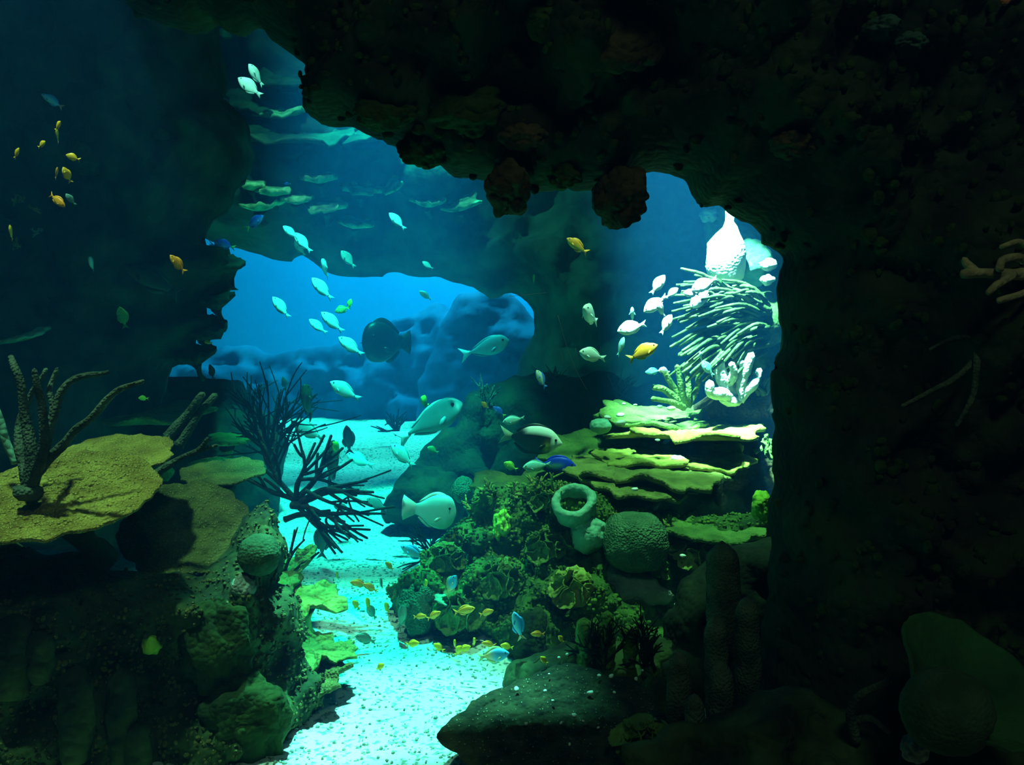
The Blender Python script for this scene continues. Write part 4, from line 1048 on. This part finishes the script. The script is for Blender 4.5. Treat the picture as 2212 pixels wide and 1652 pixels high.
plate_coral('smooth green cup coral rim in the lower right corner', 2075, 1500, 330, 260, 1.86, coral('coral_cup_green', (0.015, 0.06, 0.018), (0.04, 0.13, 0.035), 6, 0.3, 60), 320, 0.08, 0.03, 0.35, 0.03, 0.003, 0.03, 0.1, 0.35, name='cup_coral')
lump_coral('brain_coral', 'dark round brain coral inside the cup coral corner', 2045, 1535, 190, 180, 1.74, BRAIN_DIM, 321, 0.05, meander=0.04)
lump_coral('small_coral', 'pale ridged coral lump under the dark round brain coral', 1978, 1615, 50, 60, 1.86, PALEGREY, 322, 0.2, lump=0.2, lsize=0.4)
branch_coral('finger_coral', 'dim curled finger coral left of the dark round brain coral', (1840, 1580, 1.8), [([(1850, 1600, 1.8), (1838, 1540, 1.78), (1860, 1500, 1.76), (1920, 1470, 1.75)], 12, 7), ([(1838, 1560, 1.8), (1880, 1552, 1.77), (1920, 1580, 1.76)], 9, 6)], GREYBRANCH, 0.004, seed=323, dY=0.3)

# ------------------------------------------------------------------ uncountable cover: nubs on rock, gravel on sand
NUB_GREEN = coral('nub_green', (0.02, 0.05, 0.008), (0.14, 0.22, 0.03), 6, 0.4, 60)
def nubs(host, count, r0, r1, mat, name, label, seed, cat):
    front, n, I = SURF[host]
    rs = np.random.default_rng(seed)
    ids = rs.choice(np.where(I)[0], count)
    bv, bf = uvsphere(6, 4)
    mb = MB()
    for i in ids:
        r = rs.uniform(r0, r1)
        mb.add(front[i] + rs.normal(0, r0, 3) + bv * r * rs.uniform(0.6, 1.3, 3), bf)
    o = mb.build(name, mat)
    return tag(o, label, cat, kind='stuff')
nubs('reef_slope', 6500, 0.003, 0.010, NUB_GREEN, 'coral_nubs', 'mossy cover of tiny green coral nubs on the right reef slope', 401, 'coral')
nubs('left_pedestal_rock', 4000, 0.003, 0.009, OLIVE_DARK, 'coral_nubs', 'dark cover of tiny coral nubs on the left pedestal', 402, 'coral')
nubs('rock_arch', 2500, 0.006, 0.018, MOSS, 'coral_nubs', 'dark mossy cover of tiny nubs on the near arch', 403, 'coral')
rs = np.random.default_rng(410)
mb = MB(); bv, bf = uvsphere(5, 4)
for i in range(2600):
    Y = 2.3 + 2.4 * rs.uniform() ** 1.5; X = rs.uniform(-1.0, 0.25) * Y / 2.6
    p_ = np.array([[X, Y, 0.0]]); z = sand_z(p_)[0]
    r = rs.uniform(0.002, 0.007)
    mb.add(np.array([X, Y, z + r * 0.2]) + bv * r * rs.uniform(0.6, 1.3, 3), bf)
tag(mb.build('gravel', coral('gravel', (0.12, 0.16, 0.13), (0.5, 0.52, 0.45), 30, 0.2, 50)), 'coarse grey gravel strewn over the near sand', 'gravel', kind='stuff')

# ------------------------------------------------------------------ fish
def flat(c): return lambda v: np.tile(np.asarray(c, float), (len(v), 1))
def counter(top, belly, mid=0.0, soft=0.12): return lambda v: lerp(belly, top, sstep(v[:, 2], mid - soft, mid + soft))
fish_kind('chromis', 'oval', 0.38, 0.17, counter((0.3, 0.82, 0.78), (0.6, 0.95, 0.92)), (0.18, 0.5, 0.5), tail_h=0.22, dors=0.05)
fish_kind('white', 'oval', 0.44, 0.2, counter((0.88, 0.9, 0.85), (0.95, 0.95, 0.92)), (0.7, 0.78, 0.74), tail_h=0.24, dors=0.06)
fish_kind('chromis_dim', 'oval', 0.44, 0.17, counter((0.12, 0.28, 0.26), (0.22, 0.42, 0.38)), (0.1, 0.25, 0.22), tail_h=0.22, dors=0.05)
fish_kind('two_tone', 'slim', 0.36, 0.17, lambda v: lerp((0.9, 0.92, 0.85), (0.03, 0.15, 0.8), sstep(-v[:, 0] * 0.5 + v[:, 2] * 1.5, 0.02, 0.12)), (0.05, 0.2, 0.8))
def anthias_c(v):
    c = lerp((1.0, 0.45, 0.02), (1.0, 0.3, 0.01), sstep(v[:, 2], -0.08, 0.1))
    return c
fish_kind('anthias', 'slim', 0.34, 0.16, anthias_c, (1.0, 0.36, 0.02), tail_h=0.34)
fish_kind('lemon', 'oval', 0.42, 0.17, counter((1.0, 0.5, 0.01), (1.0, 0.6, 0.02)), (1.0, 0.5, 0.02), tail_h=0.34)
fish_kind('goldie', 'slim', 0.38, 0.18, lambda v: lerp((1.0, 0.36, 0.02), (1.0, 0.5, 0.12), sstep(v[:, 0], 0.2, 0.45)), (1.0, 0.55, 0.05), tail_h=0.36, dors=0.07)
fish_kind('lime', 'oval', 0.46, 0.18, flat((0.3, 0.75, 0.05)), (0.3, 0.7, 0.05))
fish_kind('green', 'oval', 0.44, 0.18, flat((0.08, 0.3, 0.08)), (0.06, 0.25, 0.06))
def naso_c(v):
    c = lerp((0.18, 0.42, 0.40), (0.05, 0.16, 0.16), sstep(v[:, 2], -0.12, 0.12))
    k = np.exp(-((v[:, 0] - 0.40) / 0.035) ** 2) * sstep(v[:, 2], 0.0, 0.06) * 0.8
    c = c * (1 - k[:, None])
    k = np.exp(-((v[:, 0] - 0.44) / 0.03) ** 2 - ((v[:, 2] + 0.02) / 0.06) ** 2)
    return c * (1 - k[:, None]) + np.array([0.8, 0.9, 0.85]) * k[:, None]
fish_kind('naso', 'naso', 0.36, 0.15, naso_c, (0.2, 0.4, 0.4), tailc=(0.6, 0.85, 0.85), tail_h=0.28, dors=0.035)
fish_kind('naso_blue', 'naso', 0.36, 0.15, counter((0.14, 0.3, 0.4), (0.3, 0.5, 0.55)), (0.12, 0.3, 0.42), tailc=(0.5, 0.8, 0.9), tail_h=0.3, dors=0.04)
fish_kind('round', 'round', 0.62, 0.26, lambda v: lerp((0.4, 0.92, 0.92), (0.2, 0.6, 0.62), sstep(v[:, 2], -0.2, 0.2)), (0.5, 0.72, 0.7), tail='fan', tail_h=0.46, body_len=0.74, dors=0.07)
def surgeon_c(v):
    x, z = v[:, 0], v[:, 2]
    edge = 0.23 * np.sqrt(np.clip(1 - ((x - 0.10) / 0.42) ** 2, 0.02, 1))
    c = lerp(np.array([0.003, 0.008, 0.005]), np.array([0.006, 0.022, 0.012]), sstep(-z, -0.1, 0.1))
    k = sstep(z / edge, 0.48, 0.62) * sstep(x, -0.16, -0.02)
    c = lerp_rows(c, (0.98, 0.98, 0.95), k)
    k = sstep(x, 0.31, 0.36)
    c = lerp_rows(c, (0.95, 0.93, 0.8), k)
    k = np.exp(-((x - 0.27) / 0.05) ** 2 - ((z + 0.10) / 0.07) ** 2)
    return lerp_rows(c, (0.85, 0.75, 0.04), k)
def lerp_rows(c, t, k): return c * (1 - k[:, None]) + np.asarray(t) * k[:, None]
fish_kind('surgeon', 'tang', 0.46, 0.16, surgeon_c, (0.004, 0.010, 0.006), tailc=(0.25, 0.3, 0.2), dors=0.05)
def blue_c(v):
    x, z = v[:, 0], v[:, 2]
    c = np.tile(np.array([0.003, 0.045, 0.7]), (len(v), 1))
    k = np.exp(-((z + 0.02 - 0.15 * x) / 0.06) ** 2) * sstep(-x, -0.3, 0.0)
    c = lerp_rows(c, (0.12, 0.4, 0.3), k)
    return c
fish_kind('blue_tang', 'tang', 0.42, 0.15, blue_c, (0.003, 0.03, 0.7), tailc=(0.005, 0.05, 0.8), dors=0.06)
fish_kind('blue', 'oval', 0.36, 0.16, counter((0.02, 0.12, 0.9), (0.06, 0.35, 0.9)), (0.03, 0.2, 0.9), tailc=(0.2, 0.6, 0.2))
fish_kind('sky', 'slim', 0.30, 0.15, counter((0.05, 0.45, 0.95), (0.3, 0.75, 0.95)), (0.05, 0.4, 0.9), tailc=(0.7, 0.45, 0.25))
fish_kind('dark', 'round', 0.58, 0.30, counter((0.006, 0.012, 0.006), (0.012, 0.025, 0.012)), (0.01, 0.02, 0.012), tail='fan', tail_h=0.36)
fish_kind('dark_green', 'tang', 0.60, 0.20, counter((0.02, 0.05, 0.025), (0.05, 0.11, 0.05)), (0.03, 0.07, 0.03), tail='fan', tail_h=0.36, dors=0.1)
fish_kind('dark_slim', 'slim', 0.30, 0.18, counter((0.02, 0.04, 0.04), (0.05, 0.09, 0.08)), (0.03, 0.06, 0.06))
fish_kind('tri_color', 'oval', 0.42, 0.18, lambda v: lerp(np.array([0.1, 0.45, 0.8]), np.array([0.9, 0.45, 0.15]), sstep(-v[:, 0], -0.15, 0.2)), (0.6, 0.5, 0.2))
fish_kind('grey', 'oval', 0.44, 0.2, counter((0.16, 0.17, 0.13), (0.26, 0.27, 0.2)), (0.2, 0.2, 0.15))

SCH = 'cyan damselfish schooling in the blue water'
WHT = 'white damselfish gathered at the anemone'
YEL = 'yellow anthias along the dark left wall'
ORG = 'orange anthias over the sand and reef corner'
FISH = [
    # key, x, y, length, heading, yaw, distance, label, group
    ('white', 540, 188, 50, 143, 10, 5.8, 'glaring white fish in front of the hazy plate corals, top left', SCH),
    ('white', 553, 163, 36, 118, 40, 6.0, 'thin pale fish just above the glaring white one', SCH),
    ('chromis', 858, 478, 44, 134, 15, 4.6, 'bright cyan fish alone below the dome coral', SCH),
    ('chromis', 628, 502, 38, 140, 10, 4.9, 'small cyan fish leading the close pair under the bridge', SCH),
    ('chromis', 654, 524, 50, 130, 10, 5.0, 'cyan fish trailing in the close pair under the bridge', SCH),
    ('chromis_dim', 648, 536, 36, 120, 20, 5.4, 'dim green fish half hidden behind the close pair', SCH),
    ('chromis', 702, 580, 34, 92, 55, 5.2, 'narrow cyan fish pointing straight up at the bridge edge', SCH),
    ('chromis_dim', 752, 560, 42, 128, 15, 5.4, 'dull green fish on the lower edge of the bridge', SCH),
    ('chromis', 924, 573, 26, 146, 10, 5.6, 'tiny cyan fish at the right under the bridge', SCH),
    ('chromis', 696, 624, 58, 132, 10, 4.7, 'large cyan fish highest in the blue opening', SCH),
    ('chromis', 607, 664, 52, 126, 10, 4.7, 'cyan fish leftmost in the blue opening', SCH),
    ('chromis', 919, 638, 30, 145, 10, 6.4, 'small hazy cyan fish right in the blue opening', SCH),
    ('chromis', 718, 696, 58, 136, 10, 4.6, 'larger cyan fish of the pair in mid opening', SCH),
    ('chromis', 687, 705, 44, 140, 10, 5.1, 'smaller cyan fish of the pair in mid opening', SCH),
    ('lime', 755, 657, 22, 70, 10, 4.9, 'lime fish above the cyan pair', None),
    ('green', 740, 668, 32, 200, 10, 5.0, 'green fish touching the lime one', None),
    ('chromis', 758, 748, 60, 142, 10, 4.6, 'cyan fish beside the dark oval fish', SCH),
    ('chromis', 746, 844, 70, 148, 8, 4.4, 'longest cyan fish low in the blue opening', SCH),
    ('chromis', 668, 931, 72, 150, 8, 4.4, 'cyan fish over the far sand next to the black sea whip', SCH),
    ('chromis', 778, 993, 62, 152, 10, 5.6, 'pale cyan fish low over the far sand', SCH),
    ('chromis', 870, 984, 66, 132, 10, 4.6, 'cyan fish below the tail of the large unicornfish', SCH),
    ('two_tone', 1169, 819, 42, 118, 20, 4.2, 'cream and blue fish alone right of the blue opening', None),
    ('white', 1276, 681, 40, 140, 58, 4.1, 'round white fish turned to the viewer, upper left of the anemone', WHT),
    ('white', 1280, 767, 52, 165, 20, 4.0, 'white fish below the round one, tail to the right', WHT),
    ('white', 1365, 707, 56, 195, 10, 4.1, 'white fish swimming left in front of the anemone', WHT),
    ('chromis', 1366, 682, 34, 100, 45, 4.2, 'pale fish perched just above the left-swimming white one', WHT),
    ('chromis', 1341, 749, 40, 75, 25, 4.0, 'cyan fish beside the large orange fish', WHT),
    ('white', 1421, 615, 42, 55, 10, 4.1, 'white fish topmost over the anemone', WHT),
    ('white', 1451, 633, 28, 40, 20, 4.2, 'smallest white fish above the anemone tips', WHT),
    ('white', 1416, 656, 52, 215, 5, 4.05, 'pinkish white fish heading down beside the anemone', WHT),
    ('white', 1428, 668, 34, 120, 30, 4.0, 'white fish overlapping the pinkish one', WHT),
    ('white', 1439, 701, 40, 65, 20, 4.05, 'white fish under the pinkish pair', WHT),
    ('white', 1494, 634, 32, 175, 15, 4.1, 'white fish among the upper anemone fingers', WHT),
    ('white', 1522, 614, 54, 205, 5, 4.1, 'large white fish below the vase sponge', WHT),
    ('white', 1515, 642, 56, 225, 5, 4.15, 'white fish deep in the anemone below the large one', WHT),
    ('sky', 1411, 802, 34, 185, 20, 4.2, 'sky blue fish left of the dark finger coral', None),
    ('white', 1436, 800, 22, 160, 20, 4.25, 'tiny cream fish touching the sky blue one', WHT),
    ('chromis', 1514, 770, 22, 110, 40, 4.05, 'tiny cyan fish above the white staghorn', WHT),
    ('chromis_dim', 1529, 796, 40, 130, 10, 4.1, 'teal fish in front of the white staghorn', WHT),
    ('chromis', 198, 570, 26, 60, 60, 3.9, 'small round cyan fish alone before the dark left wall', None),
    ('sky', 113, 218, 42, 146, 20, 3.9, 'thin blue fish high before the left wall', None),
    ('blue', 550, 480, 46, 35, 10, 5.0, 'deep blue fish with green tail under the bridge', None),
    ('blue', 486, 528, 40, 160, 15, 4.4, 'vivid blue fish in front of the blue sea fan', None),
    ('blue', 621, 397, 14, 180, 10, 6.0, 'tiny deep blue fish before the bridge', None),
    ('naso', 926, 912, 158, 30, 8, 4.6, 'large grey-green unicornfish above the far sand', None),
    ('naso_blue', 1046, 752, 104, 17, 10, 6.8, 'hazy blue unicornfish at the edge of the blue opening', None),
    ('round', 926, 1102, 112, -4, 12, 3.75, 'pale round-headed fish with fan tail facing right', None),
    ('surgeon', 1146, 948, 128, -8, 5, 3.9, 'dark surgeonfish with a white stripe over its back', None),
    ('chromis', 1110, 907, 46, 190, 10, 4.0, 'cyan fish on the back of the striped surgeonfish', None),
    ('chromis', 1160, 1006, 58, 185, 10, 3.85, 'pale cyan fish overlapping the blue tang', None),
    ('blue_tang', 1200, 1004, 84, -4, 5, 3.95, 'blue tang with a teal flank in front of the plates', None),
    ('blue', 1078, 889, 32, 140, 10, 4.1, 'small deep blue fish above the striped surgeonfish', None),
    ('lemon', 1047, 875, 20, 135, 10, 4.2, 'tiny yellow fish above the striped surgeonfish', None),
    ('dark', 838, 739, 80, 178, 55, 6.6, 'dark oval fish hovering in the blue opening', None),
    ('dark_green', 665, 868, 72, 92, 35, 4.2, 'dark green upright oval fish above the black sea whips', None),
    ('dark_slim', 614, 828, 30, 95, 20, 5.0, 'small dark upright fish left in the blue opening', None),
    ('dark_slim', 457, 803, 32, 95, 20, 5.4, 'small dark fish beside the ragged wall edge', None),
    ('dark_slim', 696, 1168, 80, 86, 10, 3.9, 'dark fish pointing up in front of the shaded sand', None),
    ('dark_slim', 752, 950, 62, 92, 20, 4.8, 'dark slender fish upright before the far sand', None),
    ('dark_green', 716, 1003, 104, 80, 20, 4.3, 'large dark green fish among the black sea whips', None),
    ('lime', 727, 968, 30, 110, 40, 4.2, 'lime fish at the head of the large dark green fish', None),
    ('sky', 894, 1194, 62, 150, 8, 4.1, 'sky blue fish over the edge of the reef slope', None),
    ('sky', 1119, 1352, 66, 105, 10, 3.0, 'bright cyan wrasse with orange tail swimming upwards', None),
    ('chromis_dim', 815, 1089, 48, 150, 8, 4.6, 'olive fish over the brightest far sand', None),
    ('chromis_dim', 740, 1096, 36, 170, 8, 4.6, 'faint olive fish beside the black sea whip', None),
    ('green', 1153, 603, 18, 90, 50, 4.6, 'small green fish alone under the hanging knobs', None),
    ('lime', 918, 868, 24, 120, 55, 4.7, 'small round green fish above the large unicornfish', None),
    ('green', 935, 972, 26, 150, 20, 4.7, 'small green fish under the large unicornfish', None),
    ('lime', 1103, 1007, 32, 150, 10, 3.95, 'lime fish left of the pale cyan fish', None),
    ('dark_slim', 330, 605, 120, 150, 10, 3.9, 'long dim fish gliding before the dark left wall', None),
    ('goldie', 1388, 761, 66, 28, 8, 3.9, 'large orange fish in front of the anemone', None),
    ('anthias', 1247, 531, 52, 146, 10, 4.0, 'bright yellow-orange fish alone below the hanging knobs', None),
    ('lemon', 125, 272, 24, 40, 30, 2.71, 'topmost yellow fish of the cluster on the left', YEL),
    ('lemon', 124, 293, 26, 80, 30, 2.79, 'dull yellow fish directly under the topmost one', YEL),
    ('lemon', 90, 312, 22, 30, 20, 2.79, 'small yellow fish left of the cluster', YEL),
    ('lemon', 36, 331, 24, 55, 15, 2.55, 'pale bright yellow fish near the left edge', YEL),
    ('lemon', 158, 340, 28, 160, 10, 2.71, 'yellow fish in front of the round green sponge', YEL),
    ('anthias', 122, 374, 24, 60, 30, 2.79, 'orange fish left of the yellow pair', YEL),
    ('lemon', 145, 378, 32, 110, 15, 2.71, 'yellow fish right of the orange one', YEL),
    ('anthias', 124, 433, 42, -38, 10, 2.63, 'largest orange-yellow fish, lowest of the left cluster', YEL),
    ('chromis_dim', 153, 431, 26, 125, 20, 2.79, 'dim grey fish beside the largest orange-yellow one', YEL),
    ('lemon', 24, 503, 30, 80, 30, 2.79, 'dim yellow fish at the left edge', YEL),
    ('anthias', 384, 570, 44, 128, 10, 2.79, 'bright yellow fish alone at the ragged wall edge', YEL),
    ('green', 265, 686, 44, 95, 20, 3.7, 'dim olive upright fish low before the left wall', None),
    ('anthias', 841, 1222, 24, 130, 20, 3.7, 'orange fish highest over the sand', ORG),
    ('anthias', 776, 1260, 38, 170, 8, 3.5, 'left orange fish of the pair over the sand', ORG),
    ('anthias', 800, 1269, 34, 150, 8, 3.45, 'right orange fish of the pair over the sand', ORG),
    ('lemon', 729, 1243, 20, 95, 30, 3.7, 'tiny olive-yellow fish over the shaded sand', ORG),
    ('lemon', 769, 1306, 24, 120, 20, 3.4, 'yellow fish low over the sand, left of three', ORG),
    ('lemon', 795, 1303, 28, 100, 20, 3.4, 'yellow fish low over the sand, middle of three', ORG),
    ('chromis_dim', 803, 1322, 38, 115, 20, 3.5, 'grey-green fish under the middle yellow one', None),
    ('lemon', 836, 1312, 26, 105, 25, 3.4, 'slender olive fish low over the sand, right of three', ORG),
    ('chromis_dim', 824, 1260, 26, 95, 30, 3.6, 'faint grey upright fish over the sand', None),
    ('lemon', 919, 1260, 20, 60, 50, 3.4, 'small round yellow fish at the reef corner', ORG),
    ('tri_color', 974, 1264, 52, 62, 20, 3.3, 'orange and teal fish diving along the reef corner', None),
    ('anthias', 907, 1331, 28, 8, 10, 3.1, 'leftmost orange fish of the row before the small cave', ORG),
    ('anthias', 937, 1329, 34, 30, 8, 3.1, 'tilted orange fish second in the row before the cave', ORG),
    ('anthias', 1003, 1318, 46, 14, 8, 3.05, 'largest orange fish of the row before the cave', ORG),
    ('anthias', 1051, 1323, 32, 20, 8, 3.1, 'orange fish at the right end of the row', ORG),
    ('grey', 868, 1332, 58, 75, 20, 3.4, 'olive-grey fish climbing past the reef corner', None),
    ('lemon', 891, 1390, 30, 15, 20, 3.0, 'yellow fish furthest left in the lowest row', ORG),
    ('lemon', 948, 1398, 28, 140, 15, 3.0, 'yellow fish second in the lowest row', ORG),
    ('lemon', 983, 1391, 24, 95, 30, 3.0, 'yellow fish above the crossing pair', ORG),
    ('lemon', 990, 1405, 28, 60, 20, 2.95, 'yellow fish of the crossing pair pointing up', ORG),
    ('lemon', 1003, 1401, 30, 25, 10, 3.0, 'yellow fish of the crossing pair pointing right', ORG),
    ('lemon', 1024, 1386, 22, 75, 35, 3.0, 'small yellow fish right of the crossing pair', ORG),
    ('anthias', 1056, 1391, 30, 165, 8, 2.95, 'yellow-orange fish over the blue-orange one', ORG),
    ('lemon', 1095, 1396, 28, 165, 8, 2.95, 'yellow fish at the right end of the lowest row', ORG),
    ('tri_color', 1066, 1415, 66, 12, 10, 2.9, 'larger orange and blue fish above the sand edge', None),
    ('lemon', 821, 1440, 24, 40, 20, 2.9, 'yellow fish nearest, over the bright sand', ORG),
    ('grey', 790, 1380, 44, 160, 10, 3.3, 'grey-brown fish hugging the sand', None),
    ('anthias', 1162, 1369, 30, 175, 15, 3.0, 'reddish fish right of the bright cyan wrasse', None),
    ('lemon', 1212, 1380, 20, 125, 20, 2.95, 'tiny yellow fish before the black sea whip bush', ORG),
    ('lemon', 1175, 1426, 24, 130, 20, 2.8, 'small yellow fish over the black table coral edge', ORG),
    ('lemon', 450, 739, 16, 170, 10, 4.2, 'tiny lime-yellow fish beside the ragged wall edge', None),
    ('lime', 310, 860, 20, 175, 10, 3.8, 'tiny lime fish over the dim ledge behind the branches', None),
]
NAMES = {'naso': 'unicornfish', 'naso_blue': 'unicornfish', 'surgeon': 'surgeonfish', 'blue_tang': 'blue_tang', 'anthias': 'anthias', 'lemon': 'anthias', 'goldie': 'anthias',
         'chromis': 'damselfish', 'white': 'damselfish', 'chromis_dim': 'damselfish', 'sky': 'wrasse', 'blue': 'damselfish'}
for (k, x, y, L, th, ya, Y, lab, grp) in FISH:
    fish(k, x, y, L * (1.18 if k == 'white' else 1.08), th, ya, Y, lab, grp, name=NAMES.get(k, 'reef_fish'))
